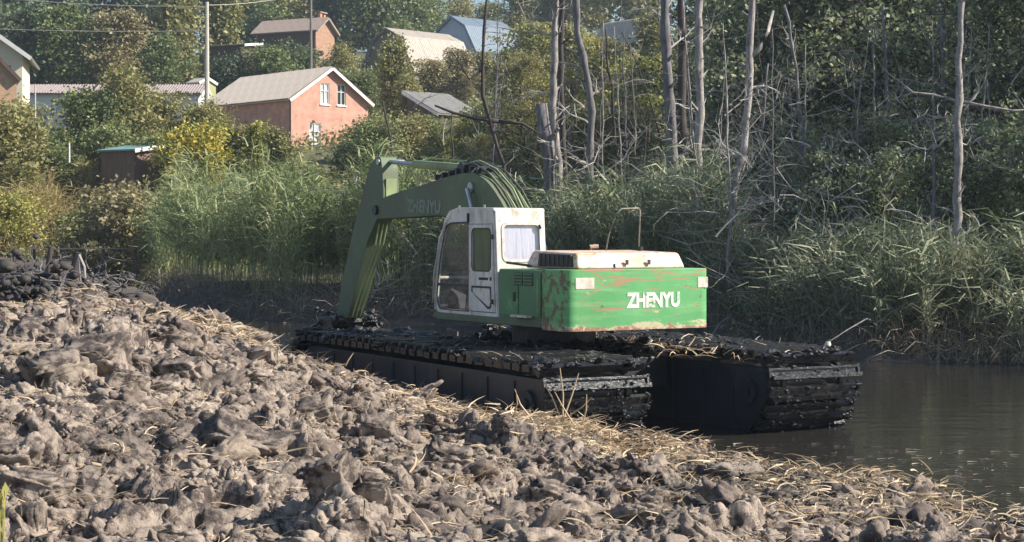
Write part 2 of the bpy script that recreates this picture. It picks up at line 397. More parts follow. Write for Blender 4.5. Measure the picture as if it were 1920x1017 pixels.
# ------------------------------------------------------------------ clod lumps and straw
def ico(sub):
    bm = bmesh.new(); bmesh.ops.create_icosphere(bm, subdivisions=sub, radius=1)
    v = np.array([q.co for q in bm.verts]); f = np.array([[w.index for w in q.verts] for q in bm.faces]); bm.free(); return v, f
def lumps(P, S, sub=1, rough=.35, flat=.75):
    v, f = ico(sub); n = len(P); k = len(v)
    A = NR.normal(size=(n, 3, 3)); Q, _ = np.linalg.qr(A)
    sc = 1 + NR.uniform(-.35, .35, (n, 1, 3))
    W = v[None]*(1 + NR.uniform(-rough, rough, (n, k, 1)))*sc
    W = np.einsum('nki,nij->nkj', W, Q); W[:,:,2] *= flat
    V = (W*S[:,None,None] + P[:,None,:]).reshape(-1, 3)
    Fq = (f[None] + (np.arange(n)*k)[:,None,None]).reshape(-1, 3)
    return V, Fq
def in_view(n, ymin, ymax, pad=1.0):
    y = NR.uniform(ymin, ymax, n*2); x = NR.uniform(-1, 1, n*2)*(.31*ymax+pad)
    k = (np.abs(x) < .306*y+pad) & (y < np.interp(x, SN[:,0], SN[:,1]) + .1); return x[k][:n], y[k][:n]
def hull_variant(seed, npts, rough=0, sub=0):
    rg = np.random.default_rng(seed); bm = bmesh.new()
    for _ in range(npts):
        q = rg.normal(size=3); q /= np.linalg.norm(q); q *= np.array([1, rg.uniform(.7,1), .75])*rg.uniform(.75,1.05); bm.verts.new(q)
    r_ = bmesh.ops.convex_hull(bm, input=bm.verts); dead = [g for g in r_['geom_interior'] + r_['geom_unused'] if isinstance(g, bmesh.types.BMVert)]
    bmesh.ops.delete(bm, geom=list(set(dead)), context='VERTS')
    if sub:
        bmesh.ops.subdivide_edges(bm, edges=bm.edges, cuts=sub, use_grid_fill=True); bmesh.ops.triangulate(bm, faces=bm.faces)
        co = np.array([v.co for v in bm.verts]); 
        f1, f2, _, _, r1, _, _ = vor(co[:,0]*1.0+seed*2.1, co[:,1]+co[:,2]*.8, .5, seed % 4)
        d = 1 + rough*(fbm(co[:,0]*3+seed, co[:,1]*3+co[:,2]*2.3, 3, seed % 8)*.5 + (r1-.5) - .5*(1-ss(f2-f1, 0, .2)))
        for v, k in zip(bm.verts, d): v.co *= k
    bmesh.ops.triangulate(bm, faces=bm.faces); bm.verts.index_update()
    v = np.array([q.co for q in bm.verts]); f = np.array([[w.index for w in q.verts] for q in bm.faces]); bm.free(); return v, f
def chunks(P, S, variants, flat=(.45,.9), tilt=.5):
    out = []; pick = NR.integers(0, len(variants), len(P))
    for i, (v, f) in enumerate(variants):
        k = pick == i; n = int(k.sum())
        if not n: continue
        sc = np.stack([NR.uniform(.8,1.35,n), NR.uniform(.7,1.1,n), NR.uniform(flat[0], flat[1], n)], 1)
        W = v[None]*sc[:,None,:]; a = NR.uniform(0, 6.283, n); t = NR.normal(0, tilt, n); u = NR.normal(0, tilt, n)
        ca, sa, ct, st_, cu, su = np.cos(a), np.sin(a), np.cos(t), np.sin(t), np.cos(u), np.sin(u)
        X, Y, Z = W[:,:,0], W[:,:,1], W[:,:,2]
        Y, Z = Y*ct[:,None]-Z*st_[:,None], Y*st_[:,None]+Z*ct[:,None]
        X, Z = X*cu[:,None]+Z*su[:,None], -X*su[:,None]+Z*cu[:,None]
        X, Y = X*ca[:,None]-Y*sa[:,None], X*sa[:,None]+Y*ca[:,None]
        W = np.stack([X,Y,Z],2)*S[k][:,None,None] + P[k][:,None,:]
        out.append((W.reshape(-1,3), (f[None] + (np.arange(n)*len(v))[:,None,None]).reshape(-1,3)))
    return join(out)
def join(parts):
    V = []; F = []; n = 0
    for v, f in parts: V.append(v); F.append(f+n); n += len(v)
    return np.concatenate(V), np.concatenate(F)
def torn(seed, sub):
    v, f = ico(sub); s = seed*3.7
    W = v*np.array([1, .8, .6]); n1 = fbm(v[:,0]*1.2+s, v[:,1]*1.2+v[:,2]*.9, 3, seed % 8); n2 = 1-np.abs(fbm(v[:,0]*2.6+s, v[:,1]*2.6-v[:,2]*2.2, 3, (seed+3) % 8))
    f1, f2, _, _, r1, _, _ = vor(v[:,0]+s, v[:,1]+v[:,2]*.7, .7, seed % 4)
    return W*(1+.25*n1+.30*(n2-.7)+.45*(r1-.5)-.3*(1-ss(f2-f1,0,.2)))[:,None], f
HT = [torn(i, 4) for i in range(10)]; HS = [torn(40+i, 3) for i in range(12)]
HV = [hull_variant(i, 13) for i in range(14)]; HB = [hull_variant(30+i, 16, .22, 2) for i in range(10)]
def clear(x, y, r=1.0):
    k = np.ones(len(x), bool)
    for px, py, rr, d in PADS: k &= np.hypot(x-px, y-py) > rr*r
    return k
x, y = in_view(6500, 13.2, 31.5); k = clear(x, y, .9); x = x[k]; y = y[k]
s = .018 + .05*NR.random(len(x))**2.2
x3, y3 = in_view(2900, 13.2, 31.3); s3 = .05 + .09*NR.random(len(x3))**1.6
x2, y2 = in_view(420, 13.2, 31); k = clear(x2, y2, 1.1); x2 = x2[k]; y2 = y2[k]; k = y2 < np.interp(x2, SN[:,0], SN[:,1]) - 1.3; x2 = x2[k]; y2 = y2[k]; s2 = .13 + .19*NR.random(len(x2))**1.8
VA, FA = chunks(np.stack([x, y, mud_top(x, y) + s*.25], 1), s, HV); VB, FB = chunks(np.stack([x2, y2, mud_top(x2, y2) + s2*.02], 1), s2, HT, (.45,1.0), .4); VC, FC = chunks(np.stack([x3, y3, mud_top(x3, y3) + s3*-.12], 1), s3, HS, (.7,1.1), .5)
V, F = join([(VA, FA), (VB, FB), (VC, FC)]); print('chunks', len(F))
o = link('mud_crumbs', np_mesh('mud_crumbs', V, F, M['mud_chunk'])); tag(o, 'small crumbling lumps of grey brown earth spread over the dug mud bank', 'dirt', kind='stuff')
def ribbons(P, ang, L, W, bend, nseg=3, droop=0., tilt=0.):
    """ribbons starting at P going in horizontal direction ang; rising by tilt (rad), curving down by droop"""
    n = len(P); t = np.linspace(0, 1, nseg+1)
    d = np.stack([np.cos(ang), np.sin(ang)], 1)
    el = tilt[:,None] - droop[:,None]*t[None]            # elevation along the blade
    az = ang[:,None] + bend[:,None]*t[None]
    step = (L/nseg)[:,None]
    dx = np.cos(el)*np.cos(az)*step; dy = np.cos(el)*np.sin(az)*step; dz = np.sin(el)*step
    X = P[:,None,0] + np.cumsum(np.c_[np.zeros(n), dx[:,:-1]], 1); Y = P[:,None,1] + np.cumsum(np.c_[np.zeros(n), dy[:,:-1]], 1); Z = P[:,None,2] + np.cumsum(np.c_[np.zeros(n), dz[:,:-1]], 1)
    roll = NR.uniform(0, math.pi, n)
    sx = -np.sin(az)*np.cos(roll)[:,None]; sy = np.cos(az)*np.cos(roll)[:,None]; sz = np.sin(roll)[:,None]*np.ones_like(az)*.8
    w = W[:,None]*(1-.85*t[None]**1.5)*.5
    A = np.stack([X-sx*w, Y-sy*w, Z-sz*w], 2); B = np.stack([X+sx*w, Y+sy*w, Z+sz*w], 2)
    V = np.stack([A, B], 2).reshape(n, -1, 3); k = V.shape[1]
    base = (np.arange(n)*k)[:,None]; F = []
    for i in range(nseg): F.append(np.stack([base[:,0]+2*i, base[:,0]+2*i+1, base[:,0]+2*i+3, base[:,0]+2*i+2], 1))
    return V.reshape(-1, 3), np.concatenate(F)
def join(parts):
    V = []; F = []; n = 0
    for v, f in parts: V.append(v); F.append(f+n); n += len(v)
    return np.concatenate(V), np.concatenate(F)
# straw: dense on the crest beside the machine and along the right water edge, thin elsewhere
def straw_cloud(n, xs, ys, sx, sy, size=1., rise=.25, up=.05):
    x = NR.normal(xs, sx, n); y = NR.normal(ys, sy, n)
    k = (y < np.interp(x, SN[:,0], SN[:,1]) + .25) & (y > 13.5); x = x[k]; y = y[k]
    z = np.maximum(mud_top(x, y), 0.0) + NR.uniform(.0, up, len(x)); n = len(x)
    return ribbons(np.stack([x, y, z], 1), NR.uniform(0, 6.283, n), NR.uniform(.10, .38, n)*size, NR.uniform(.010, .030, n), NR.normal(0, .8, n), 3, NR.uniform(-.1, 1.2, n), np.abs(NR.normal(0, rise*.75, n)))
parts = []
for px, py, D, n, sx, sy, rise, up in [(930,785,23.0,1100,.7,.7,.35,.16),(1010,800,22.4,1300,.6,.5,.4,.2),(1130,825,21.8,1500,.6,.5,.35,.16),(1200,840,21.6,600,.4,.4,.3,.1),(840,790,23.8,700,.6,.8,.3,.1),
        (1300,870,21.3,500,.7,.5,.3,.08),(1500,895,20.4,700,.6,.8,.4,.12),(1640,910,19.8,900,.7,1.0,.4,.15),(1800,935,18.9,900,.8,1.1,.4,.14),(1900,950,18.3,700,.8,1.2,.4,.14),(1400,950,17.6,500,1.0,1.0,.4,.1),(780,900,18,500,1.5,1.2,.4,.08),
        (480,640,28.0,900,1.0,1.0,.5,.1),(330,600,28.0,500,1.2,.8,.5,.1),(200,570,27.5,500,1.2,1,.4,.08),(600,680,26.8,500,.8,1,.4,.08),(1000,960,17,350,2,1.2,.3,.05),(100,760,19,300,1.5,2,.3,.05),(1650,960,17.5,500,1.5,1,.35,.08)]:
    p = at(px, py, D); parts.append(straw_cloud(int(n*.62), p.x, p.y, sx, sy, 1., rise, up))
x, y = in_view(6500, 13.6, 31); z = mud_top(x, y)+.01; n = len(x)
parts.append(ribbons(np.stack([x, y, z], 1), NR.uniform(0, 6.283, n), NR.uniform(.1, .45, n), NR.uniform(.007, .016, n), NR.normal(0, .6, n), 3, NR.uniform(-.2, .9, n), np.abs(NR.normal(0, .3, n))))
V, F = join(parts)
tag(link('straw_litter', np_mesh('straw_litter', V, F, M['straw'])), 'pale dry reed stalks and straw strewn over the mud bank beside the water', 'straw', kind='stuff')
# dead stalks standing in front of the machine, one clump
pp = []
for px, py, px2, py2 in [(1055,800,1050,690),(1055,790,1085,700),(1050,780,1020,720),(1060,785,1110,745),(1075,795,1040,735),(1000,790,965,730),(960,790,968,735),(1090,800,1100,740)]:
    a = at(px, py, 21.9); b = at(px2, py2, 21.8 + R.uniform(-.2,.2)); mid = (a+b)/2 + Vector((R.uniform(-.05,.05),0,R.uniform(0,.05)))
    pp.append((a, mid, b))
mb = MB()
for a, mmid, b in pp: mb.tube([a, mmid, b], [.012,.010,.005], 4)
o = mb.build('dead_stalks', M['straw']); tag(o, 'bare pale weed stalks standing up before the rear of the floating track', 'plant')
# ------------------------------------------------------------------ excavator
def paint(name, base, worn, rust, dirt=.3, rough=.5, streak=(1, 1, 1), wornp=.66, dirtp=.6):
    """old paint: faded base, scratched patches, rust, splashed dirt"""
    m, nt, p = newmat(name)
    n0 = noise(nt, 1.3, 4, .6); b0 = ramp(nt, n0.outputs[0], [(.3, tuple(c*.82 for c in base)), (.7, tuple(min(1, c*1.12) for c in base))])
    n1 = noise(nt, 3.2, 8, .72, mapscale=streak); w = ramp(nt, n1.outputs[0], [(wornp-.06, (0,0,0)), (wornp, (1,1,1))])
    c = mix(nt, w.outputs[0], b0.outputs[0], worn)
    n2 = noise(nt, 4.1, 8, .78, mapscale=tuple(s*1.1 for s in streak)); w2 = ramp(nt, n2.outputs[0], [(wornp, (0,0,0)), (wornp+.04, (1,1,1))])
    c = mix(nt, w2.outputs[0], c, rust)
    n3 = noise(nt, 1.1, 7, .7); w3 = ramp(nt, n3.outputs[0], [(dirtp-.15, (0,0,0)), (dirtp+.15, (dirt,)*3)])
    c = mix(nt, w3.outputs[0], c, (.16,.13,.10))
    nt.links.new(c, p.inputs['Base Color'])
    r = ramp(nt, n3.outputs[0], [(.3, (rough-.08,)*3), (.7, (rough+.2,)*3)]); nt.links.new(r.outputs[0], p.inputs['Roughness'])
    b = N(nt, 'ShaderNodeBump'); b.inputs['Strength'].default_value = .25; b.inputs['Distance'].default_value = .01
    nt.links.new(n1.outputs[0], b.inputs['Height']); nt.links.new(b.outputs[0], p.inputs['Normal'])
    return m
M['green'] = paint('green_paint', (.06,.21,.085), (.12,.30,.15), (.33,.17,.10), .4, .42, (1,1,1), .63)
M['green_cw'] = paint('green_paint_worn', (.085,.42,.10), (.30,.58,.24), (.42,.20,.12), .45, .42, (.7,.7,2.4), .60, .56)
def cw_mat():
    m, nt, p = newmat('counterweight_paint')
    n0 = noise(nt, 1.2, 5, .65); base = ramp(nt, n0.outputs[0], [(.3, (.085,.31,.105)), (.7, (.135,.41,.155))])
    c = base.outputs[0]
    # faded pale rubs, long thin red scrapes, rust flakes near the bottom and the near corner
    n1 = noise(nt, 1.6, 6, .7, mapscale=(.6,.6,5)); w1 = ramp(nt, n1.outputs[0], [(.50,(0,0,0)),(.72,(.5,.5,.5))]); c = mix(nt, w1.outputs[0], c, (.30,.55,.26))
    g = N(nt, 'ShaderNodeTexCoord'); s = N(nt, 'ShaderNodeSeparateXYZ'); nt.links.new(g.outputs['Object'], s.inputs[0])
    def band(axis, a, b, c0=0, c1=1):
        mr = N(nt, 'ShaderNodeMapRange'); mr.inputs[1].default_value = a; mr.inputs[2].default_value = b; mr.inputs[3].default_value = c0; mr.inputs[4].default_value = c1
        nt.links.new(s.outputs[axis], mr.inputs[0]); return mr.outputs[0]
    def op(o, a, b):
        q = N(nt, 'ShaderNodeMath', operation=o)
        for i, v in ((0,a),(1,b)):
            if isinstance(v, (int,float)): q.inputs[i].default_value = v
            else: nt.links.new(v, q.inputs[i])
        return q.outputs[0]
    def rotnoise(scale, ms, rot, det=5, ro=.7):
        tc = N(nt, 'ShaderNodeTexCoord'); mp = N(nt, 'ShaderNodeMapping'); mp.inputs['Rotation'].default_value = (0, rot, 0)
        mp2 = N(nt, 'ShaderNodeMapping'); mp2.inputs['Scale'].default_value = ms; n = N(nt, 'ShaderNodeTexNoise'); n.inputs['Scale'].default_value = scale; n.inputs['Detail'].default_value = det; n.inputs['Roughness'].default_value = ro
        nt.links.new(tc.outputs['Object'], mp.inputs[0]); nt.links.new(mp.outputs[0], mp2.inputs[0]); nt.links.new(mp2.outputs[0], n.inputs['Vector']); return n.outputs[0]
    for rot, ms, th, up in ((.05,(.8,.8,11),.60,1), (-.55,(.7,.7,12),.645,0), (.4,(.7,.7,12),.66,0)):
        k = op('ADD', rotnoise(1.7, ms, rot), band(2, 2.15, 2.5, 0, .07) if up else band(0, .6, -1.3, -.04, .05))
        k = op('ADD', k, band(0, -1.14, -1.30, 0, -.25)); w = ramp(nt, k, [(th,(0,0,0)),(th+.03,(.85,.85,.85))]); c = mix(nt, w.outputs[0], c, (.46,.20,.13))
    k = op('ADD', rotnoise(3.2, (.6,.6,1.6), 0, 7, .75), band(2, 1.74, 1.57, 0, .22)); w = ramp(nt, k, [(.63,(0,0,0)),(.68,(.9,.9,.9))]); c = mix(nt, w.outputs[0], c, (.58,.48,.32))
    k = op('ADD', rotnoise(5, (1,1,1), 0, 7, .75), band(0, -1.20, -1.36, 0, .12)); w = ramp(nt, k, [(.62,(0,0,0)),(.67,(.9,.9,.9))]); c = mix(nt, w.outputs[0], c, (.13,.07,.05))
    k = op('ADD', rotnoise(6, (1,1,1.5), 0, 7, .8), band(2, 1.68, 1.55, 0, .25)); w = ramp(nt, k, [(.64,(0,0,0)),(.69,(.9,.9,.9))]); c = mix(nt, w.outputs[0], c, (.32,.13,.09))
    nt.links.new(c, p.inputs['Base Color']); p.inputs['Roughness'].default_value = .45
    return m
M['green_cw'] = cw_mat()
M['green_boom'] = paint('boom_paint', (.11,.165,.085), (.19,.24,.13), (.17,.12,.08), .55, .6, (1,1,1), .66, .5)
M['green_pale'] = paint('pale_green_paint', (.30,.36,.17), (.42,.44,.25), (.2,.13,.08), .6, .55)
M['white'] = paint('white_paint', (.72,.71,.66), (.52,.47,.38), (.36,.20,.11), .5, .45, (1.6,1.6,.7), .60, .60)
M['hood_white'] = paint('hood_paint', (.60,.58,.53), (.70,.46,.30), (.50,.25,.14), .35, .5, (.6,.6,1.6), .53, .64)
M['black'] = simple('black_rubber', (.02,.02,.022), .6, .4, 6)
M['seal'] = simple('seal', (.018,.018,.02), .5, .3, 6)
M['steel'] = simple('steel', (.45,.45,.46), .3, .3, 8, metallic=.8)
M['dark_steel'] = simple('dark_steel', (.035,.036,.04), .45, .5, 5, bump=.6, bscale=14)
M['hull'] = paint('hull_paint', (.030,.034,.046), (.05,.055,.07), (.04,.036,.035), .15, .38, (1,1,.4), .62, .5)
M['shoe'] = simple('shoe_mud', (.018,.017,.018), .26, .6, 5, bump=.5, bscale=16)
M['track_mud'] = simple('track_mud', (.024,.022,.023), .24, .6, 9, bump=1.0, bscale=40)
M['rail'] = simple('rail_paint', (.34,.32,.28), .6, .4, 6, col2=(.14,.10,.08))
M['hose_dark'] = simple('hose_dark', (.10,.11,.08), .6, .4, 6)
M['seat'] = simple('seat_cloth', (.05,.05,.055), .8, .3, 8)
M['plate_white'] = simple('plate_white', (.72,.68,.60), .5, .25, 9, col2=(.45,.36,.28))
M['letter'] = paint('letter_paint', (.78,.77,.70), (.20,.42,.20), (.42,.24,.16), .35, .5, (1,1,1.6), .585, .66)
M['letter_old'] = simple('letter_old', (.24,.28,.22), .8, .4, 9)
m, nt, p = newmat('glass')
out = nt.nodes['Material Output']; tr = N(nt, 'ShaderNodeBsdfTransparent'); tr.inputs[0].default_value = (.93,.93,.95,1)
gl = N(nt, 'ShaderNodeBsdfGlossy'); gl.inputs['Roughness'].default_value = .03; lw = N(nt, 'ShaderNodeLayerWeight'); pw = N(nt, 'ShaderNodeMath', operation='POWER'); pw.inputs[1].default_value = 4; nt.links.new(lw.outputs['Facing'], pw.inputs[0]); fr = N(nt, 'ShaderNodeMath', operation='MULTIPLY_ADD'); fr.inputs[1].default_value = .8; fr.inputs[2].default_value = .04; nt.links.new(pw.outputs[0], fr.inputs[0])
ms = N(nt, 'ShaderNodeMixShader'); nt.links.new(fr.outputs[0], ms.inputs[0]); nt.links.new(tr.outputs[0], ms.inputs[1]); nt.links.new(gl.outputs[0], ms.inputs[2])
df = N(nt, 'ShaderNodeBsdfDiffuse'); df.inputs[0].default_value = (.30,.30,.27,1); m2 = N(nt, 'ShaderNodeMixShader'); m2.inputs[0].default_value = .05
nt.links.new(ms.outputs[0], m2.inputs[1]); nt.links.new(df.outputs[0], m2.inputs[2]); nt.links.new(m2.outputs[0], out.inputs[0]); M['glass'] = m
# dusty rear pane with a pale curtain behind it
m, nt, p = newmat('curtain'); w = noise(nt, 9, 4, .6, mapscale=(1, 1, .12)); r = ramp(nt, w.outputs[0], [(.3, (.74,.74,.82)), (.7, (.90,.90,.95))]); nt.links.new(r.outputs[0], p.inputs['Base Color'])
p.inputs['Roughness'].default_value = .9; b = N(nt, 'ShaderNodeBump'); b.inputs['Strength'].default_value = .6; b.inputs['Distance'].default_value = .04; nt.links.new(w.outputs[0], b.inputs['Height']); nt.links.new(b.outputs[0], p.inputs['Normal']); M['curtain'] = m
m, nt, p = newmat('curtain_green'); w = noise(nt, 9, 4, .6, mapscale=(1, 1, .12)); r = ramp(nt, w.outputs[0], [(.3, (.20,.34,.14)), (.7, (.48,.62,.32))]); nt.links.new(r.outputs[0], p.inputs['Base Color'])
t_ = N(nt, 'ShaderNodeBsdfTranslucent'); nt.links.new(r.outputs[0], t_.inputs[0]); s_ = N(nt, 'ShaderNodeMixShader'); s_.inputs[0].default_value = .7; nt.links.new(p.outputs[0], s_.inputs[1]); nt.links.new(t_.outputs[0], s_.inputs[2]); nt.links.new(s_.outputs[0], nt.nodes['Material Output'].inputs[0])
p.inputs['Roughness'].default_value = .9; M['curtain_green'] = m

def text_mesh(txt, width, height, depth, name):
    cu = bpy.data.curves.new(name, 'FONT'); cu.body = txt; cu.size = 1; cu.extrude = depth; cu.offset = .05; cu.resolution_u = 3
    o = bpy.data.objects.new(name, cu); C.objects.link(o)
    bpy.context.view_layer.update(); dg = bpy.context.evaluated_depsgraph_get()
    me = bpy.data.meshes.new_from_object(o.evaluated_get(dg)); bpy.data.objects.remove(o); bpy.data.curves.remove(cu)
    co = np.empty(len(me.vertices)*3, np.float32); me.vertices.foreach_get('co', co); co = co.reshape(-1, 3)
    mn = co.min(0); mx = co.max(0)
    co[:,0] = (co[:,0]-mn[0])/(mx[0]-mn[0])*width; co[:,1] = (co[:,1]-mn[1])/(mx[1]-mn[1])*height
    me.vertices.foreach_set('co', co.ravel()); me.update(); return me

ex = empty('amphibious_excavator', (.648, 28.66, 0), math.radians(29.6))
tag(ex, 'green amphibious excavator with a white cab working on two muddy tracked floats in the channel', 'excavator')
# --- pontoons
loopP = roundpoly([(-3.15,-.55), (-4.15,.25), (-4.42,.75), (-4.25,1.16), (4.45,1.16), (5.15,.85), (4.3,-.55)], [.3,.3,.25,.22,.25,.3,.3], 3)
hullP = roundpoly([(-3.1,-.45), (-3.98,.28), (-4.22,.75), (-4.12,1.0), (4.35,1.0), (4.9,.80), (4.15,-.45)], .12, 2)
def along(loop, step):
    L = [Vector(p) for p in loop]; out = []; acc = 0; nxt = 0
    for i in range(len(L)):
        a, b = L[i], L[(i+1) % len(L)]; l = (b-a).length
        while nxt <= acc + l:
            t = (nxt-acc)/l; out.append((a.lerp(b, t), math.atan2((b-a).y, (b-a).x))); nxt += step
        acc += l
    return out
w2 = .87
shoe = MB()
shoe.box((-w2,-.075,-.035), (w2,.085,.012)); shoe.box((-w2,-.10,-.02), (w2,-.04,.115)); shoe.box((-w2,.05,0), (w2,.085,.045)); shoe.box((-w2-.02,-.1,-.06),(-w2+.02,.1,.04)); shoe.box((w2-.02,-.1,-.06),(w2+.02,.1,.04))
me_shoe = shoe.mesh('track_shoe', M['shoe'])
per = sum((Vector(loopP[i])-Vector(loopP[(i+1) % len(loopP)])).length for i in range(len(loopP))); nsh = int(per/.285)
for side in (-1, 1):
    cx = .13 + side*1.99
    po = MB().prism(hullP, cx-.74, cx+.74, 'x').build('pontoon', M['hull'], ex, bevel=.03, loc=(0,-.05,0))
    for k in range(-4, 5):
        for s in (-1, 1):
            xx = cx + s*.74
            MB().box((min(xx, xx+s*.025), k*.82-.03, -.42), (max(xx, xx+s*.025), k*.82+.03, .92)).build('hull_rib', M['hull'], po)
    for k, (q, a) in enumerate(along(loopP, per/nsh)[:nsh]):
        # loop runs counter-clockwise in (y, z) seen from +x: outward normal is to the right of travel
        o = link('track_shoe', me_shoe, po); o.location = (cx + R.uniform(-.015,.015), q.x, q.y); o.rotation_euler = (a + R.uniform(-.04,.04), R.uniform(-.006,.006), R.uniform(-.008,.008))
    for s in (-1, 1):
        ch = MB(); xx = cx + s*.56
        for q, a in along(loopP, .19):
            ch.box((-.035,-.085,-.10), (.035,.085,-.02), Matrix.Translation((xx, q.x, q.y)) @ Matrix.Rotation(a, 4, 'X'))
        ch.build('track_chain', M['dark_steel'], po)
        sp = MB(); x0 = cx+s*.75; sp.tube([(x0,0,0),(x0+s*.06,0,0)], .20, 16); sp.tube([(x0+s*.055,0,0),(x0+s*.10,0,0)], .09, 12)
        sp.build('sprocket_hub', M['dark_steel'], po, loc=(0,-3.72,.62))
    # mud caked on the track and hanging from its rear end
    n = 2300; P = np.stack([NR.uniform(-.9,.9,n)+cx, NR.uniform(-4.4,4.7,n), 1.18+.07*NR.random(n)], 1); P[:,2] += .05*fbm(P[:,0]*2, P[:,1]*2, 2, 3)
    S = .02 + .06*NR.random(n)**2
    n2_ = 150; q = NR.random(n2_); P2 = np.stack([NR.uniform(-.9,.9,n2_)+cx, -4.47+.9*np.clip(q-.45,0,1)*1.0-.03*NR.random(n2_), 1.05-1.15*q], 1); S2 = .015+.035*NR.random(n2_)**2
    pick_ = NR.random(len(P)) < .62; V, F = join([chunks(P[pick_], S[pick_]*1.5, HS, (.35,.7), .3), lumps(P2, S2, 1, .35, .55)])
    tag(link('caked_mud', np_mesh('caked_mud', V, F, M['track_mud'], True), po), kind='stuff')
    n = 130; P = np.stack([NR.uniform(-.9,.9,n)+cx, NR.uniform(-4.4,4.4,n), np.full(n, 1.24)], 1)
    V, F = ribbons(P, NR.uniform(0,6.28,n), NR.uniform(.1,.4,n), NR.uniform(.012,.03,n), NR.normal(0,.6,n), 3, NR.uniform(-.1,1.2,n), np.abs(NR.normal(0,.35,n)))
    tag(link('caught_reeds', np_mesh('caught_reeds', V, F, M['reed_dead']), po), kind='stuff')
# --- centre frame
MB().prism([(-1.7,.55),(-1.7,1.05),(1.9,1.05),(1.9,.55)], -1.0, 1.26, 'x').build('centre_frame', M['dark_steel'], ex, bevel=.04)
for y in (-1.2, 1.35):
    MB().tube([(-1.3,y,.72),(1.55,y,.72)], .17, 12).build('cross_tube', M['dark_steel'], ex)
MB().tube([(0.05,-.05,1.0),(0.05,-.05,1.60)], .72, 32).build('slewing_ring', M['dark_steel'], ex)
n = 420; P = np.stack([NR.normal(.25,.75,n), NR.uniform(-1.9,1.9,n), 1.08+.16*NR.random(n)], 1); P = P[np.abs(P[:,0]-.13) < 1.25]
V, F = chunks(P, .05+.12*NR.random(len(P))**1.5, HS, (.5,1), .4)
tag(link('mud_heap', np_mesh('mud_heap', V, F, M['track_mud']), ex), kind='stuff')
n = 200; P = np.stack([NR.normal(.95,.35,n), NR.normal(-1.4,1.0,n), 1.15+.12*NR.random(n)], 1)
V, F = ribbons(P, NR.uniform(0,6.28,n), NR.uniform(.12,.45,n), NR.uniform(.012,.028,n), NR.normal(0,.6,n), 3, NR.uniform(.2,1.8,n), np.abs(NR.normal(0,.4,n)))
tag(link('hanging_straw', np_mesh('hanging_straw', V, F, M['straw']), ex), kind='stuff')
# --- upper frame, engine house
MB().prism([(-2.2,1.59),(-2.2,1.72),(1.72,1.70),(1.78,1.62),(1.5,1.57)], -1.36, 1.33, 'x').build('upper_frame', M['green_boom'], ex, bevel=.02)
cw = MB().prism(roundpoly([(-1.37,-2.05),(-1.37,-2.77),(1.36,-2.77),(1.36,-2.05)], [0,.20,.20,0], 6), 1.565, 2.515, 'z').build('counterweight', M['green_cw'], ex, bevel=.115, seg=4)
MB().prism([(-.6,1.70),(-.6,2.50),(-2.04,2.50),(-2.04,1.70)], -1.345, 1.34, 'x', []).build('engine_house', M['green'], ex, bevel=.035)
# doors on the engine house side
for (y0, y1) in ((-1.27,-.64), (-1.99,-1.31)):
    MB().box((-1.362, y0, 1.75), (-1.345, y1, 2.455)).build('side_door', M['green'], ex, bevel=.008)
for (y0, y1) in ((-1.44,-1.16), (-1.76,-1.48)):
    lou = MB().box((-1.368,y0,2.24), (-1.36,y1,2.45)).build('louvre_panel', M['dark_steel'], ex)
    for k in range(4):
        z = 2.265 + k*.05; MB().box((-1.385, y0, z), (-1.366, y1, z+.022)).build('louvre_slat', M['green'], lou)
MB().box((-1.37,-1.21,1.98), (-1.36,-1.12,2.13)).build('door_latch', M['black'], ex, bevel=.004)
for y in (-1.30,):
    MB().box((-1.47,-1.72,1.735), (-1.35,-1.22,1.775)).build('step_plate', M['plate_white'], ex, bevel=.006)
MB().tube([(-1.37,-2.0,1.78),(-1.42,-2.0,1.82),(-1.42,-2.0,2.35),(-1.37,-2.0,2.39)], .012, 6).build('grab_bar', M['green_pale'], ex)
# hood
hood = MB().add([(-1.0,-2.50,2.515),(1.07,-2.50,2.515),(1.07,-.85,2.515),(-1.0,-.85,2.515),(-.97,-2.40,2.77),(1.0,-2.40,2.77),(1.0,-.95,2.80),(-.90,-.95,2.80)],
    [(0,3,2,1),(4,5,6,7),(0,1,5,4),(1,2,6,5),(2,3,7,6),(3,0,4,7)]).build('engine_hood', M['hood_white'], ex, bevel=.05, seg=3)
gr = MB().add([(-1.003,-2.40,2.56),(-1.003,-1.28,2.56),(-.945,-1.28,2.76),(-.975,-2.36,2.73)], [(0,1,2,3)])
gr = MB().prism([(-2.38,2.55),(-1.30,2.55),(-1.34,2.76),(-2.32,2.74)], -1.012, -.93, 'x').build('hood_grille', M['seal'], hood, bevel=.01)
for k in range(7):
    y = -2.25 + k*.14; MB().box((-1.022,y,2.57),(-1.01,y+.025,2.735)).build('grille_bar', M['dark_steel'], gr)
MB().box((-.3,-2.503,2.53),(-.292,-2.47,2.60)).build('hood_seam', M['seal'], hood)
for xx in (.32, -.10): MB().box((xx,-2.515,2.58),(xx+.05,-2.49,2.66)).build('hood_latch', M['dark_steel'], hood, bevel=.004)
MB().tube([(-1.30,-1.62,2.56),(-1.25,-.72,2.60)], .022, 6).build('mirror_arm', M['black'], ex)
MB().tube([(.85,-1.5,2.78),(.85,-1.5,2.86)], .05, 12).build('filler_cap', M['black'], ex)
MB().tube([(.1,-1.15,2.78),(.1,-1.15,2.86),(.22,-1.2,2.87)], .035, 8).build('breather', M['hood_white'], ex)
MB().tube([(.30,-1.30,2.76),(.36,-1.30,3.05),(.52,-1.30,3.42),(.62,-1.30,3.49),(.94,-1.32,3.50),(.97,-1.32,3.46),(.93,-1.34,2.76)], .012, 8).build('hand_rail', M['rail'], ex, smooth=True)
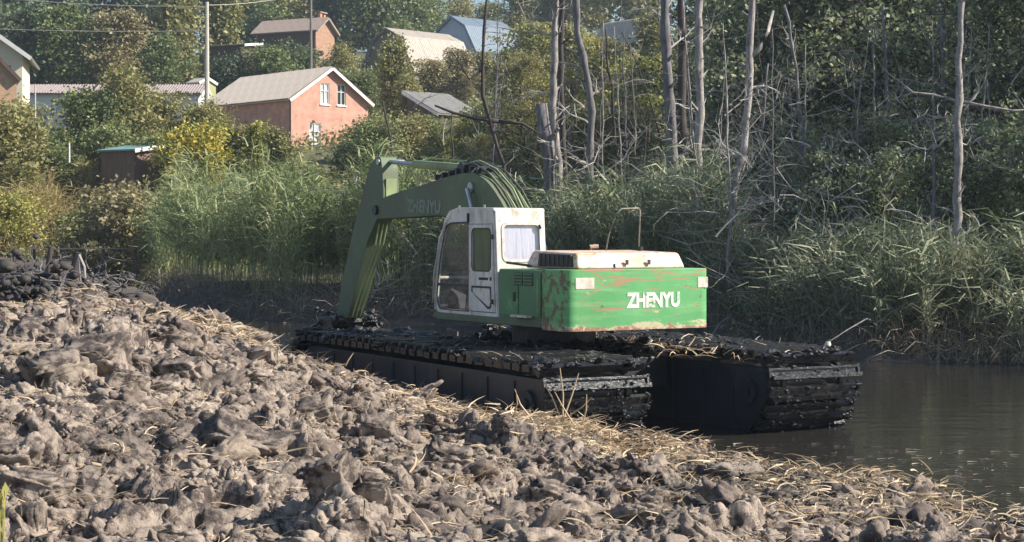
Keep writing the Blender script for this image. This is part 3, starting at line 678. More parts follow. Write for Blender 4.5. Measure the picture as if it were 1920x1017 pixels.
# plates and lettering on the counterweight
MB().box((-1.20,-2.776,2.22),(-.86,-2.768,2.39)).build('reflector_plate', M['plate_white'], cw, bevel=.003)
MB().box((1.10,-2.776,2.21),(1.30,-2.768,2.38)).build('reflector_plate', M['plate_white'], cw, bevel=.003)
link('lettering', text_mesh('ZHENYU', 1.02, .245, .004, 'lettering'), cw, (-.27, -2.772, 1.905), (math.radians(90), 0, 0)).data.materials.append(M['letter'])
for xx in (-.6,.75): MB().tube([(xx,-2.4,2.51),(xx,-2.4,2.56)], .04, 8).build('lifting_eye', M['dark_steel'], cw)
# --- cab
cab = empty('cab', parent=ex)
prof = roundpoly([(-.60,1.70),(1.60,1.70),(1.72,1.86),(1.60,2.62),(1.33,3.26),(1.05,3.44),(.75,3.48),(-.40,3.47),(-.48,3.38)], [.02,.1,.1,.5,.25,.2,.2,.06,.05], 3)
fw = roundpoly([(.42,1.77),(1.48,1.77),(1.58,1.95),(1.47,2.62),(1.24,3.17),(1.1,3.24),(.42,3.25)], [.03,.08,.1,.3,.1,.1,.05], 2)
dw = rrect(-.38,2.46,.26,3.15,.09)
holeD = [(-.53,1.76),(.40,1.76),(.40,3.24),(-.44,3.24)]
MB().prism(prof, -1.355, -1.325, 'x', [fw, holeD]).build('side_frame', M['white'], cab, bevel=.008)
MB().prism(prof, -.43, -.40, 'x', [roundpoly([(-.40,2.2),(1.30,2.2),(1.40,2.55),(1.15,3.15),(-.38,3.15)], .08)]).build('side_frame', M['white'], cab, bevel=.008)
door = MB().prism([(-.52,1.77),(.39,1.77),(.39,3.23),(-.43,3.23)], -1.372, -1.345, 'x', [dw]).build('cab_door', M['white'], cab, bevel=.012)
MB().prism(rrect(-.40,2.44,.28,3.17,.10), -1.378, -1.370, 'x', [dw]).build('window_seal', M['seal'], door)
MB().prism(dw, -1.362, -1.356, 'x').build('pane', M['glass'], door)
MB().box((-1.378,-.30,2.30),(-1.37,.02,2.345)).build('door_handle', M['black'], door, bevel=.003)
MB().box((-1.378,-.42,2.295),(-1.37,-.36,2.355)).build('door_lock', M['black'], door, bevel=.003)
tri = [(.28,2.20),(-.40,2.20),(-.42,1.95),(-.40,1.84),(-.30,1.82),(.28,2.10)]
tin = [(.24,2.165),(-.36,2.165),(-.385,1.95),(-.37,1.875),(-.30,1.865),(.24,2.085)]
MB().prism(tri, -1.377, -1.371, 'x', [tin]).build('pressed_groove', M['seal'], door)
for z in (1.95, 3.02): MB().tube([(-1.385,-.47,z-.04),(-1.385,-.47,z+.04)], .02, 8).build('hinge', M['dark_steel'], door)
MB().prism([(y*1.0, z) for y, z in fw], -1.345, -1.341, 'x').build('pane', M['glass'], cab)
MB().prism(roundpoly([(.395,1.75),(1.50,1.75),(1.61,1.94),(1.50,2.63),(1.26,3.19),(1.1,3.27),(.395,3.28)], [.03,.08,.1,.3,.1,.1,.05], 2), -1.362, -1.352, 'x', [fw]).build('window_seal', M['seal'], cab)
MB().box((-1.372,.40,2.17),(-1.33,1.54,2.215)).build('window_bar', M['seal'], cab)
MB().tube([(-1.40,1.66,1.86),(-1.40,1.60,2.4),(-1.40,1.40,3.0),(-1.38,1.2,3.25)], .02, 8).build('grab_rail', M['white'], cab, smooth=True)
MB().box((-1.39,.385,3.27),(-1.36,.42,3.42)).build('roof_catch', M['black'], cab)
# rear wall
rearo = rrect(-1.35,2.50,-.405,3.46,.06); rh = rrect(-1.22,2.63,-.50,3.24,.09)
T = Matrix.Translation((0,0,0))
rw = MB().prism([(-1.35,1.70),(-.405,1.70),(-.405,3.46),(-1.35,3.46)], -.03, 0, 'y', [rh])
for i, v in enumerate(rw.v): rw.v[i] = (v[0], v[1] - .60 + (v[2]-1.7)*.075, v[2])
rear = rw.build('rear_wall', M['white'], cab, bevel=.012)
rs = MB().prism(rrect(-1.245,2.605,-.475,3.265,.10), -.042, -.028, 'y', [rrect(-1.20,2.65,-.52,3.22,.08)])
for i, v in enumerate(rs.v): rs.v[i] = (v[0], v[1] - .60 + (v[2]-1.7)*.075, v[2])
rs.build('window_seal', M['plate_white'], rear)
for nm, a, b, mt in (('pane', -.022, -.017, 'glass'), ('curtain', .01, .03, 'curtain')):
    g = MB().prism(rh if nm == 'pane' else rrect(-1.25,2.6,-.47,3.28,.05), a, b, 'y')
    for i, v in enumerate(g.v): g.v[i] = (v[0], v[1] - .60 + (v[2]-1.7)*.075, v[2])
    g.build(nm, M[mt], rear)
MB().tube([(-.53,-.54,3.22),(-.50,-.54,3.16)], .02, 6).build('window_catch', M['dark_steel'], rear)
# front, roof, floor
fr_ = MB()
for xx in (-1.34, -.42): fr_.tube([(xx,1.66,1.75),(xx,1.55,2.62),(xx,1.30,3.24),(xx,1.05,3.41)], .035, 8)
for yy, zz in ((1.66,1.80),(1.10,3.40),(1.57,2.30)): fr_.tube([(-1.34,yy,zz),(-.42,yy,zz)], .03, 8)
fr_.build('windscreen_frame', M['white'], cab)
gp = [(1.665,1.84),(1.555,2.62),(1.31,3.23),(1.14,3.38)]
gm = MB().add([(x, y, z) for y, z in gp for x in (-1.32,-.44)], [(0,1,3,2),(2,3,5,4),(4,5,7,6)]); gm.build('windscreen', M['glass'], cab)
MB().prism(roundpoly([(-.50,3.44),(-.46,3.50),(.78,3.525),(1.12,3.47),(1.34,3.28),(1.28,3.28),(1.05,3.42),(.75,3.46)], .02, 1), -1.36, -.395, 'x').build('cab_roof', M['white'], cab, bevel=.02)
for yy in (.95, .05): MB().tube([(-1.25,yy,3.50),(-1.25,yy,3.56)], .02, 6).build('roof_bolt', M['steel'], cab)
MB().box((-1.34,-.58,1.70),(-.42,1.6,1.75)).build('cab_floor', M['dark_steel'], cab)
st_ = MB().box((-1.10,-.20,1.95),(-.65,.35,2.10)).build('operator_seat', M['seat'], cab, bevel=.04)
MB().box((-1.10,-.30,2.05),(-.65,-.17,2.70)).build('seat_back', M['seat'], st_, bevel=.04)
MB().box((-1.0,-.2,1.75),(-.75,.25,1.96)).build('seat_base', M['dark_steel'], st_)
MB().prism([(1.05,1.76),(1.5,1.76),(1.55,1.95),(1.42,2.12),(1.15,2.0)], -1.2, -.5, 'x').build('control_console', M['seat'], cab, bevel=.03)
MB().tube([(-1.15,.9,1.75),(-1.12,.85,2.25)], .018, 6).build('lever', M['black'], cab)
MB().prism(rrect(-.42,2.42,.30,3.19,.06), -1.30, -1.29, 'x').build('side_curtain', M['curtain_green'], cab)
# --- boom
BX = (-.20, .30)
boomP = roundpoly([(.35,2.25),(.75,2.95),(1.25,3.58),(1.9,4.06),(2.49,4.21),(3.3,4.17),(4.6,4.01),(5.95,3.86),(6.5,3.76),(6.78,3.55),(6.6,3.38),(5.24,3.40),(3.62,3.43),(2.75,3.30),(2.0,2.85),(1.35,2.25),(.8,1.85),(.35,1.9)], [.1,.4,.5,.5,.5,.5,.4,.3,.15,.15,.12,.3,.4,.4,.5,.3,.2,.1], 3)
boom = MB().prism(boomP, BX[0], BX[1], 'x').build('boom', M['green_boom'], ex, bevel=.02)
link('lettering', text_mesh('ZHENYU', 1.45, .26, .003, 'boom_lettering'), boom, (-.206, 5.15, 3.50), (math.radians(90), math.radians(2), math.radians(-90))).data.materials.append(M['letter_old'])
MB().tube([(-.26,6.58,3.56),(.36,6.58,3.56)], .10, 14).build('boom_pin', M['dark_steel'], boom)
MB().tube([(-.24,2.46,3.92),(.34,2.46,3.92)], .10, 14).build('cylinder_pin', M['steel'], boom)
MB().prism(roundpoly([(3.0,4.05),(3.25,4.36),(3.05,4.42),(2.7,4.15)], .06, 2), -.1, .2, 'x').build('cylinder_bracket', M['dark_steel'], boom)
# clutter of pipes and clamps on the crown of the boom
cl = MB()
for k in range(7):
    y = 2.3+.28*k; z = 4.26 - max(0, y-3)*.10; cl.box((-.16,y,z-.06),(.24,y+.06,z+.05))
cl.tube([(-.1,2.1,4.2),(-.08,2.6,4.36),(0,3.0,4.38),(.0,3.5,4.26)], .03, 6); cl.tube([(.15,2.0,4.2),(.18,2.7,4.40),(.1,3.3,4.42),(.1,3.7,4.24)], .03, 6)
cl.build('pipe_clamp', M['dark_steel'], boom)
for k in range(7):
    x = -.06 + .062*k; j = R.uniform(-.06,.05)
    MB().tube([(x*.6,3.75,4.18),(x*.8,3.25,4.36+j),(x,2.75,4.40+j),(x,2.1,4.22+j),(x,1.5,3.86+j),(x,1.05,3.42),(x,.75,3.0),(x,.6,2.7)], .02, 8).build('hydraulic_hose', M['green_pale' if k % 2 else 'hose_dark'], boom, smooth=True)
for s in (-.30, .40):
    bc = MB().tube([(s,1.55,1.75),(s,2.12,3.30)], .085, 12).build('boom_cylinder', M['green_boom'], ex, smooth=False)
    MB().tube([(s,2.10,3.24),(s,2.44,3.90)], .045, 10).build('piston_rod', M['steel'], bc)
ac = MB().tube([(.05,3.12,4.30),(.05,5.3,4.46)], .085, 12).build('stick_cylinder', M['green_pale'], ex)
MB().tube([(.05,5.28,4.46),(.05,6.52,4.55)], .045, 10).build('piston_rod', M['steel'], ac)
MB().tube([(.13,3.3,4.44),(.13,5.2,4.60)], .018, 6).build('oil_pipe', M['green_pale'], ac)
# --- stick
stP = roundpoly([(7.0,4.50),(7.12,4.30),(7.48,3.73),(7.94,2.95),(8.36,2.15),(8.72,1.35),(8.15,1.25),(7.65,2.05),(7.12,2.92),(6.72,3.32),(6.36,3.62),(6.34,3.95),(6.40,4.40),(6.48,4.66),(6.68,4.66)], .08, 2)
stick = MB().prism(stP, -.16, .20, 'x').build('stick', M['green_boom'], ex, bevel=.02)
MB().box((-.10,6.33,3.66),(.14,6.38,4.2)).build('stick_lit_face', M['green_pale'], stick)  # paler strip paints the sunlit look of the stick's rear face
MB().tube([(-.2,6.54,4.55),(.38,6.54,4.55)], .07, 12).build('stick_pin', M['steel'], stick)
for k in range(3):
    x = -.08+.09*k
    MB().tube([(x,6.7,3.28),(x,6.9,2.85),(x,7.35,2.3),(x,7.8,1.68),(x,8.05,1.32)], .02, 6).build('hydraulic_hose', M['green_pale'], stick)
bk = MB().tube([(.09,7.30,4.28),(.09,8.32,2.70)], .085, 12).build('bucket_cylinder', M['green_boom'], ex)
MB().tube([(.09,8.30,2.74),(.09,8.98,1.48)], .05, 10).build('piston_rod', M['steel'], bk)
MB().tube([(.0,8.98,1.48),(.0,8.55,1.32)], .05, 8).tube([(.20,8.98,1.48),(.20,8.55,1.32)], .05, 8).tube([(.1,8.98,1.48),(.1,9.1,1.0)], .06, 8).build('bucket_link', M['dark_steel'], ex)
bo = roundpoly([(8.35,1.30),(8.85,1.32),(9.25,1.05),(9.40,.55),(9.15,.02),(8.65,-.22),(8.15,-.15)], .12, 2)
bi = roundpoly([(8.45,1.20),(8.80,1.22),(9.15,.98),(9.30,.55),(9.08,.08),(8.65,-.14),(8.15,-.08)], .12, 2)
bmesh_ = MB(); nb = len(bo)
shell = bo + bi[::-1]
bmesh_.prism(shell, -.42, .60, 'x'); 
side = bo + [(8.02,.25),(8.12,.85)]
bmesh_.prism(side, -.45, -.42, 'x'); bmesh_.prism(side, .60, .63, 'x')
bucket = bmesh_.build('bucket', M['track_mud'], ex)
for k in range(5):
    x = -.38+.225*k; MB().prism([(8.2,-.17),(8.2,-.08),(7.92,-.10)], x, x+.09, 'x').build('bucket_tooth', M['dark_steel'], bucket)
n = 120; P = np.stack([NR.uniform(-.5,.7,n), NR.normal(8.7,.35,n), NR.normal(1.2,.18,n)], 1); V, F = lumps(P, .03+.06*NR.random(n), 1, .4, .7)
tag(link('caked_mud', np_mesh('caked_mud', V, F, M['track_mud']), bucket), kind='stuff')
# ------------------------------------------------------------------ houses
M['pink_brick'] = simple('pink_brick', (.56,.30,.225), .85, .3, 1.6, bump=.4, bscale=12)
M['orange_brick'] = simple('orange_brick', (.50,.32,.20), .85, .3, 3)
M['brown_brick'] = simple('brown_brick', (.36,.21,.14), .85, .3, 3)
M['red_brick'] = simple('red_brick', (.58,.26,.15), .85, .3, 3)
M['roof_beige'] = simple('roof_beige', (.52,.45,.385), .85, .22, 1.5)
M['roof_brown'] = simple('roof_brown', (.30,.235,.20), .85, .25, 1.5)
M['roof_grey'] = simple('roof_grey', (.30,.29,.27), .85, .3, 1.5)
M['roof_blue'] = simple('roof_blue', (.19,.24,.30), .6, .2, 1)
M['roof_teal'] = simple('roof_teal', (.19,.33,.33), .6, .2, 1)
M['roof_rose'] = simple('roof_rose', (.33,.27,.26), .8, .25, 1)
M['wall_pale'] = simple('wall_pale', (.62,.64,.66), .8, .12, .8)
M['wall_cream'] = simple('wall_cream', (.70,.62,.48), .85, .1, .8)
M['wall_blue'] = simple('wall_blue', (.42,.48,.60), .8, .15, 1)
M['wood_grey'] = simple('wood_grey', (.20,.18,.16), .9, .35, 2, mapscale=(4,4,.5))
M['wood_brown'] = simple('wood_brown', (.12,.085,.06), .9, .4, 2, mapscale=(4,4,.5))
M['wood_red'] = simple('wood_red', (.20,.13,.10), .9, .4, 2, mapscale=(4,4,.5))
M['wood_yellow'] = simple('wood_yellow', (.36,.37,.17), .8, .2, 2)
M['trim_white'] = simple('trim_white', (.75,.73,.70), .6, .1, 3)
M['concrete'] = simple('concrete', (.52,.48,.42), .85, .2, 2)
M['window_dark'] = simple('window_dark', (.03,.035,.04), .1, .3, 2)
M['lace'] = simple('lace', (.50,.52,.55), .9, .3, 3)
def corr_sheet(w, l, waves=5, amp=.03):
    xs = np.linspace(0, w, waves*4+1); z = amp*np.sin(xs/w*waves*2*math.pi)
    V = []; 
    for y in (0, l):
        for x, q in zip(xs, z): V.append((x, y, q))
    n = len(xs); F = [(i, i+1, n+i+1, n+i) for i in range(n-1)]
    # skirts so that the sheet has thickness
    V += [(x, 0, q-.02) for x, q in zip(xs, z)]; F += [(i, 2*n+i, 2*n+i+1, i+1) for i in range(n-1)]
    return V, F
def house(name, o, rz, prof, length, wall, roof, label, roofsegs, anchor='l', over=.3, cols=0, rows=0, gwin=(), swin=(), cat='house', trim='trim_white', down=6, thick=.1, side_wall=None):
    """o: near corner on the ground; gable spans local x 0..w at y=0, house runs to y=length.
       prof: gable outline from the base corner at x=0 up over the roof to the base corner at x=w."""
    w = prof[-1][0]; rzv = rz
    off = Vector((0, 0, 0))
    if anchor == 'r': off = -Vector((math.cos(rzv), math.sin(rzv), 0))*w
    root = empty(name, Vector(o) + off, rzv); tag(root, label, cat)
    P = [(0, -down)] + list(prof[1:-1]) + [(w, -down)]
    holes = [[(x-a/2, z-b/2), (x+a/2, z-b/2), (x+a/2, z+b/2), (x-a/2, z+b/2)] for x, z, a, b in gwin]
    g = MB().prism(P, 0, .2, 'y', holes)
    zl = prof[1][1]; zr = prof[-2][1]
    back = MB().prism(P, length-.2, length, 'y')
    g.build('gable_wall', M[wall], root)
    back.build('gable_wall', M[wall], root)
    sh = [[(y-a/2, z-b/2), (y+a/2, z-b/2), (y+a/2, z+b/2), (y-a/2, z+b/2)] for y, z, a, b in swin]
    MB().prism([(.2,-down),(length-.2,-down),(length-.2,zl),(.2,zl)], 0.002, .2, 'x', sh).build('side_wall', M[side_wall or wall], root)
    MB().prism([(.2,-down),(length-.2,-down),(length-.2,zr),(.2,zr)], w-.2, w-.002, 'x').build('side_wall', M[side_wall or wall], root)
    def window(x, z, a, b, T):
        fr = MB(); t = .07
        for (u0, v0, u1, v1) in ((-a/2,-b/2,a/2,-b/2+t),(-a/2,b/2-t,a/2,b/2),(-a/2,-b/2+t,-a/2+t,b/2-t),(a/2-t,-b/2+t,a/2,b/2-t),(-.03,-b/2+t,.03,b/2-t),(-a/2+t,b*.12,-.03,b*.12+.05),(.03,b*.12,a/2-t,b*.12+.05)):
            fr.box((x+u0,.05,z+v0),(x+u1,.11,z+v1), T)
        f = fr.build('window', M[trim], root)
        MB().box((x-a/2,.12,z-b/2),(x+a/2,.13,z+b/2), T).build('pane', M['lace' if R.random() < .6 else 'window_dark'], f)
        MB().box((x-a/2-.06,-.08,z-b/2-.10),(x+a/2+.06,.1,z-b/2-.005), T).build('sill', M[trim], f)
    for q in gwin: window(*q, Matrix.Identity(4))
    for q in swin: window(*q, Matrix.Rotation(-math.pi/2, 4, 'Z') @ Matrix.Scale(-1, 4, (1,0,0)))
    for i in roofsegs:
        a = Vector(prof[i]); b = Vector(prof[i+1]); d = (b-a).normalized(); n = Vector((-d.y, d.x))
        A = a.copy(); B = b.copy()
        if i == roofsegs[0]: A = a - d*over
        if i == roofsegs[-1]: B = b + d*over
        if n.y < 0: n = -n
        A2 = A + n*.03; B2 = B + n*.03
        rs = MB().prism([tuple(A2), tuple(B2), tuple(B2+n*thick), tuple(A2+n*thick)], -over, length+over, 'y').build('roof', M[roof], root)
        if cols:
            L = (B-A).length; cw_ = (length+2*over)/cols; rl = L/rows
            Vs, Fs = corr_sheet(cw_*1.02, rl*1.06); me = bpy.data.meshes.new('roof_sheet'); me.from_pydata(Vs, [], Fs); me.materials.append(M[roof])
            # sheet frame: x along the ridge (local +y), y up the slope
            up = Vector((d.x, 0, d.y)) if d.y > 0 else Vector((-d.x, 0, -d.y)); base = A2 if d.y > 0 else B2
            if d.y == 0: up = Vector((d.x,0,0)); base = A2
            X = Vector((0,1,0)); Nn = Vector((n.x,0,n.y))
            sgn = 1 if X.cross(up).dot(Nn) > 0 else -1
            for c in range(cols):
                for r_ in range(rows):
                    loc = Vector((base.x, -over + c*cw_ if sgn > 0 else length+over-c*cw_, base.y)) + up*(r_*rl) + Nn*(thick+.045+.012*(rows-r_)+R.uniform(0,.012))
                    Mx = Matrix((tuple(X*sgn)+(0,), tuple(up)+(0,), tuple(Nn)+(0,), (0,0,0,1))).transposed()
                    s = link('roof_sheet', me, rs); s.matrix_local = Matrix.Translation(loc) @ Mx @ Matrix.Rotation(R.uniform(-.006,.006), 4, 'Z')
        # barge boards on the gable end
        MB().prism([tuple(A2-n*.12), tuple(B2-n*.12), tuple(B2+n*(thick+.01)), tuple(A2+n*(thick+.01))], -over-.05, -over-.004, 'y').build('barge_board', M[trim], root)
    return root
def G(px, py, D): return at(px, py, D)
r = math.radians
pk = house('brick_house', G(545, 288, 128), r(43), [(0,0),(0,4.2),(3.75,6.7),(7.5,4.2),(7.5,0)], 12.0, 'pink_brick', 'roof_beige',
    'pink brick house with a pale corrugated gable roof and two attic windows', [1,2], over=.35, cols=11, rows=4, gwin=[(3.25,4.75,.85,1.65),(4.85,4.75,.85,1.65),(2.3,1.5,1.15,1.9)], trim='trim_white')
MB().tube([(-.12,-.12,-1),(-.12,-.12,4.1)], .06, 8).build('downpipe', M['window_dark'], pk)
sh_ = house('brown_roof_house', G(592, 82, 200), r(64), [(0,0),(0,1.7),(2.1,3.2),(4.2,1.7),(4.2,0)], 8.6, 'brown_brick', 'roof_brown',
    'low house with a weathered brown roof on the hill above the pink house', [1,2], over=.5, cols=8, rows=2, side_wall='wood_brown', trim='roof_brown')
ch = MB(); 
o_ = MB().box((2.6,1.0,2.4),(3.0,1.4,4.1)).box((3.4,1.0,1.9),(3.8,1.4,3.9)).build('chimney', M['red_brick'], sh_)
MB().box((2.4,.85,4.05),(3.95,1.5,4.2)).build('chimney_cap', M['roof_brown'], o_)
gb = [(0,0),(0,.9),(2.3,4.9),(4.75,6.0),(7.2,4.9),(9.5,.9),(9.5,0)]
house('gambrel_house', G(778, 150, 186), r(-46), gb, 9.0, 'wood_grey', 'roof_beige', 'grey timber house with a tall mansard roof of pale sheets behind the orchard', [1,2,3,4], anchor='r', over=.3, cols=7, rows=2,
    gwin=[(3.4,3.2,1.1,1.5),(5.6,3.2,1.1,1.5),(4.6,1.2,1.2,1.4)], trim='wood_grey')
house('blue_roof_house', G(893, 112, 206), r(-46), [(0,0),(0,1.1),(1.9,4.2),(4.4,5.6),(6.9,4.2),(8.8,1.1),(8.8,0)], 8.2, 'wall_blue', 'roof_blue', 'blue house with a slate blue mansard roof at the top of the slope', [1,2,3,4], anchor='r', over=.3, cols=5, rows=2,
    gwin=[(4.2,2.6,1.2,1.4)], trim='roof_blue')
house('lean_to_shed', G(822, 250, 134), r(-42), [(0,0),(0,3.3),(3.6,1.55),(3.6,0)], 4.9, 'wood_brown', 'roof_grey', 'small dark shed with a flat sloping grey roof below the mansard roofed house', [1], anchor='r', over=.3, cols=5, rows=2, cat='shed')
house('white_house', G(42, 215, 119), r(12), [(0,0),(0,4.3),(3.8,7.0),(7.6,4.3),(7.6,0)], 7, 'wall_cream', 'roof_grey', 'cream rendered house with a white edged gable roof cut off by the picture edge', [1,2], anchor='r', over=.75, thick=.16, gwin=[(6.5,3.0,.8,1.1)])
house('brick_outbuilding', G(31, 222, 107), r(20), [(0,0),(0,4.2),(2.8,4.9),(5,2.6),(5,0)], 5, 'orange_brick', 'roof_grey', 'orange brick outbuilding with a steep dark roof edge before the cream house', [1,2], anchor='r', over=.3, trim='wood_brown', cat='outbuilding')
house('long_low_building', G(372, 222, 140), r(90), [(0,0),(0,2.0),(2.4,2.85),(4.8,2.0),(4.8,0)], 15.2, 'wall_pale', 'roof_rose', 'long low white building with a dull rose roof seen behind the garden bushes', [1,2], over=.3, cols=14, rows=2, cat='building')
house('yellow_shed', G(374, 206, 143), r(50), [(0,0),(0,2.3),(.9,2.7),(1.8,2.3),(1.8,0)], 1.6, 'wood_yellow', 'roof_beige', 'tiny yellow green shed beside the concrete pole and pink house', [1,2], over=.1, cat='shed')
house('dark_shed', G(455, 125, 165), r(70), [(0,0),(0,2.1),(3.0,2.5),(3.0,0)], 3.6, 'wood_brown', 'roof_brown', 'dark open shed with a flat brown roof above the pink house roof', [1], over=.4, cat='shed')
tl = house('teal_roof_shed', G(252, 345, 101), r(60), [(0,0),(0,2.0),(2.3,2.35),(2.3,0)], 2.7, 'wood_red', 'roof_teal', 'small dark shed with a teal metal roof among the bushes', [1], over=.25, cat='shed')
house('tree_hidden_house', G(1192, 140, 150), r(38), [(0,0),(0,2.9),(1.9,5.2),(3.8,2.9),(3.8,0)], 6, 'orange_brick', 'roof_beige', 'orange brick house with a pale roof glimpsed between dead tree trunks', [1,2], over=.3, cols=6, rows=3, gwin=[(1.9,1.7,.8,1.2)])
# poles and wires
def pole(name, px, ytop, ybase, D, r0, r1, mat, label, arms=True, cat='pole'):
    a = at(px, ybase, D); b = at(px, ytop, D); root = empty(name, a); tag(root, label, cat); H = b.z-a.z
    MB().tube([(0,0,0),(0,0,H)], [r0, r1], 10).build('pole_shaft', M[mat], root)
    if arms:
        MB().box((-.7,-.05,H-.5),(.7,.05,H-.38)).build('cross_arm', M['wood_grey'], root)
        for x in (-.6,-.2,.2,.6): MB().tube([(x,0,H-.38),(x,0,H-.22)], .04, 6).build('insulator', M['trim_white'], root)
    return root
pole('concrete_pole', 388, 4, 215, 124, .19, .13, 'concrete', 'pale concrete pole standing by the pink house roof', arms=False)
pole('wooden_pole', 583, -25, 140, 150, .14, .10, 'wood_grey', 'thin wooden pole rising behind the pink house roof ridge')
pole('metal_post', 945, -10, 60, 262, .12, .09, 'concrete', 'thin pale post on the hilltop beside the blue roof', arms=False)
pole('garden_post', 66, 160, 262, 101, .05, .04, 'concrete', 'thin pale garden post before the long low building', arms=False)
pole('fence_stake', 130, 268, 305, 96, .05, .04, 'trim_white', 'short whitish stake in the green bush', arms=False, cat='stake')
def wire(p, q, sag, label):
    mb = MB(); n = 12
    mb.tube([p.lerp(q, k/n) - Vector((0,0,sag*4*(k/n)*(1-k/n))) for k in range(n+1)], .022, 4)
    tag(mb.build('power_line', M['concrete'], None), label, 'wire')
wire(at(-200,-28,135), at(388,12,124.3), .5, 'upper power line strung to the concrete pole over the trees')
wire(at(-200,45,135), at(388,58,124.3), .25, 'lower power line strung to the concrete pole over the trees')
wire(at(388,10,124.3), at(583,-16,150), .3, 'power line running from the concrete pole to the wooden pole')
# ------------------------------------------------------------------ trees
def leaves(Cn, S, flat=.35):
    n = len(Cn)
    a = NR.normal(size=(n,3)); a[:,2] *= .8; a /= np.linalg.norm(a,axis=1)[:,None]
    b = NR.normal(size=(n,3)); b -= (b*a).sum(1)[:,None]*a; b /= np.linalg.norm(b,axis=1)[:,None]
    u = a*(S/2)[:,None]; v = b*(S*.3)[:,None]
    V = np.stack([Cn-u, Cn-u*.1+v, Cn+u, Cn-u*.1-v], 1).reshape(-1,3)
    return V, (np.arange(n)*4)[:,None] + np.arange(4)[None]
def skeleton(rg, H, c0, spread, nl, tr, shape='round', rise=.6, wob=.05):
    mb = MB(); tips = []; tp = []
    x = y = 0
    for k in range(8):
        t = k/7; tp.append(Vector((x, y, H*.93*t))); x += rg.gauss(0, wob*H*.35); y += rg.gauss(0, wob*H*.35)
    mb.tube(tp, [tr*(1-.85*k/7) for k in range(8)], 7)
    for i in range(nl):
        t = c0 + (1-c0)*((i+rg.random()*.8)/nl); f = t*7; k = min(6, int(f*.93)); p = tp[k].lerp(tp[k+1], min(1, f*.93-k))
        u = (t-c0)/(1-c0)
        prof = {'round': math.sin(math.pi*min(1, .12+.85*u))**.6, 'cone': 1.05-u*.85, 'vase': .35+.75*u*(1.25-u)*1.6, 'bush': .55+.5*math.sin(math.pi*(.25+.6*u))}[shape]
        L = spread*prof*rg.uniform(.65,1.2); az = i*2.4+rg.uniform(-.5,.5); el = rise*rg.uniform(.4,1.3)+.35*u
        pts = [p]; d = Vector((math.cos(az)*math.cos(el), math.sin(az)*math.cos(el), math.sin(el)))
        for s in range(4):
            pts.append(pts[-1]+d*L/4); d = (d + Vector((rg.gauss(0,.14), rg.gauss(0,.14), rg.gauss(.02,.12)))).normalized()
        r0 = tr*(.45-.3*u); mb.tube(pts, [r0*(1-.2*k) for k in range(5)], 5, False)
        tips.append((pts[-1], 1)); tips.append((pts[3], 1)); tips.append((pts[2], .6))
        for s in range(5):
            q = pts[1+s % 4]; dd = Vector((rg.gauss(0,1), rg.gauss(0,1), rg.gauss(.3,.6))).normalized(); l2 = L*rg.uniform(.25,.5)
            m_ = q + dd*l2*.5 + Vector((0,0,.05*L)); e_ = q + dd*l2
            mb.tube([q, m_, e_], [r0*.4, r0*.28, r0*.1], 4, False); tips.append((e_, 1)); tips.append((m_, .5))
    tips.append((tp[-1], 1)); return mb, tips
def crown_mesh(name, rg, tips, n, size, rad, mat):
    w = np.array([t[1]*rg.uniform(.3,1.6) for t in tips]); w /= w.sum()
    T = np.array([t[0] for t in tips]); c = NR.choice(len(T), n, p=w)
    rr = rad*np.array([rg.uniform(.6,1.4) for _ in tips])[c]
    P = T[c] + NR.normal(size=(n,3))*rr[:,None]*np.array([1,1,.7])*.6
    P[:,2] = np.maximum(P[:,2], .05)
    V, F = leaves(P, size*NR.uniform(.6,1.5,n)); return np_mesh(name, V, F, mat)
KIND = {}
def make_kind(key, seed, H, c0, spread, nl, tr, shape, rise, n, size, rad, wob=.05):
    rg = random.Random(seed); mb, tips = skeleton(rg, H, c0, spread, nl, tr, shape, rise, wob)
    cm = crown_mesh('crown', rg, tips, n, size, rad, M['leaf_green']); zz = np.empty(len(cm.vertices)*3, np.float32); cm.vertices.foreach_get('co', zz); H0 = float(np.percentile(zz.reshape(-1,3)[:,2], 98.5))
    print(key, H, H0); KIND.setdefault(key, []).append((mb.mesh('trunk', M['bark_dark']), cm, H0))
for s in range(3):
    make_kind('hill', 10+s, 9, .15, 3.2, 20, .18, 'round', .6, 8500, .34, 1.0)
    make_kind('slim', 20+s, 9, .08, 1.9, 22, .15, 'vase', 1.0, 7000, .32, .75)
    make_kind('bush', 30+s, 4, .03, 2.3, 18, .08, 'bush', .7, 8000, .22, .62)
    make_kind('wood', 40+s, 15, .08, 4.8, 38, .22, 'round', .45, 15000, .19, .60)
    make_kind('thicket', 50+s, 5, .02, 2.4, 26, .07, 'bush', .9, 9000, .18, .38)
def tree(name, px, D, H, kind, mat, label, cat='tree', group=None, wide=1., x=None, sink=.0):
    if x is None: x = (px-960)/FPX*D
    z = float(far_z(x, D)) - sink
    tm, cm, H0 = R.choice(KIND[kind]); root = empty(name, (x, D, z), R.uniform(0, 6.28)); tag(root, label, cat, group)
    s = H/H0; root.scale = (s*wide, s*wide, s)
    link('trunk', tm, root)
    c = link('crown', cm, root); c.material_slots[0].link = 'OBJECT'; c.material_slots[0].material = M[mat]
    return root
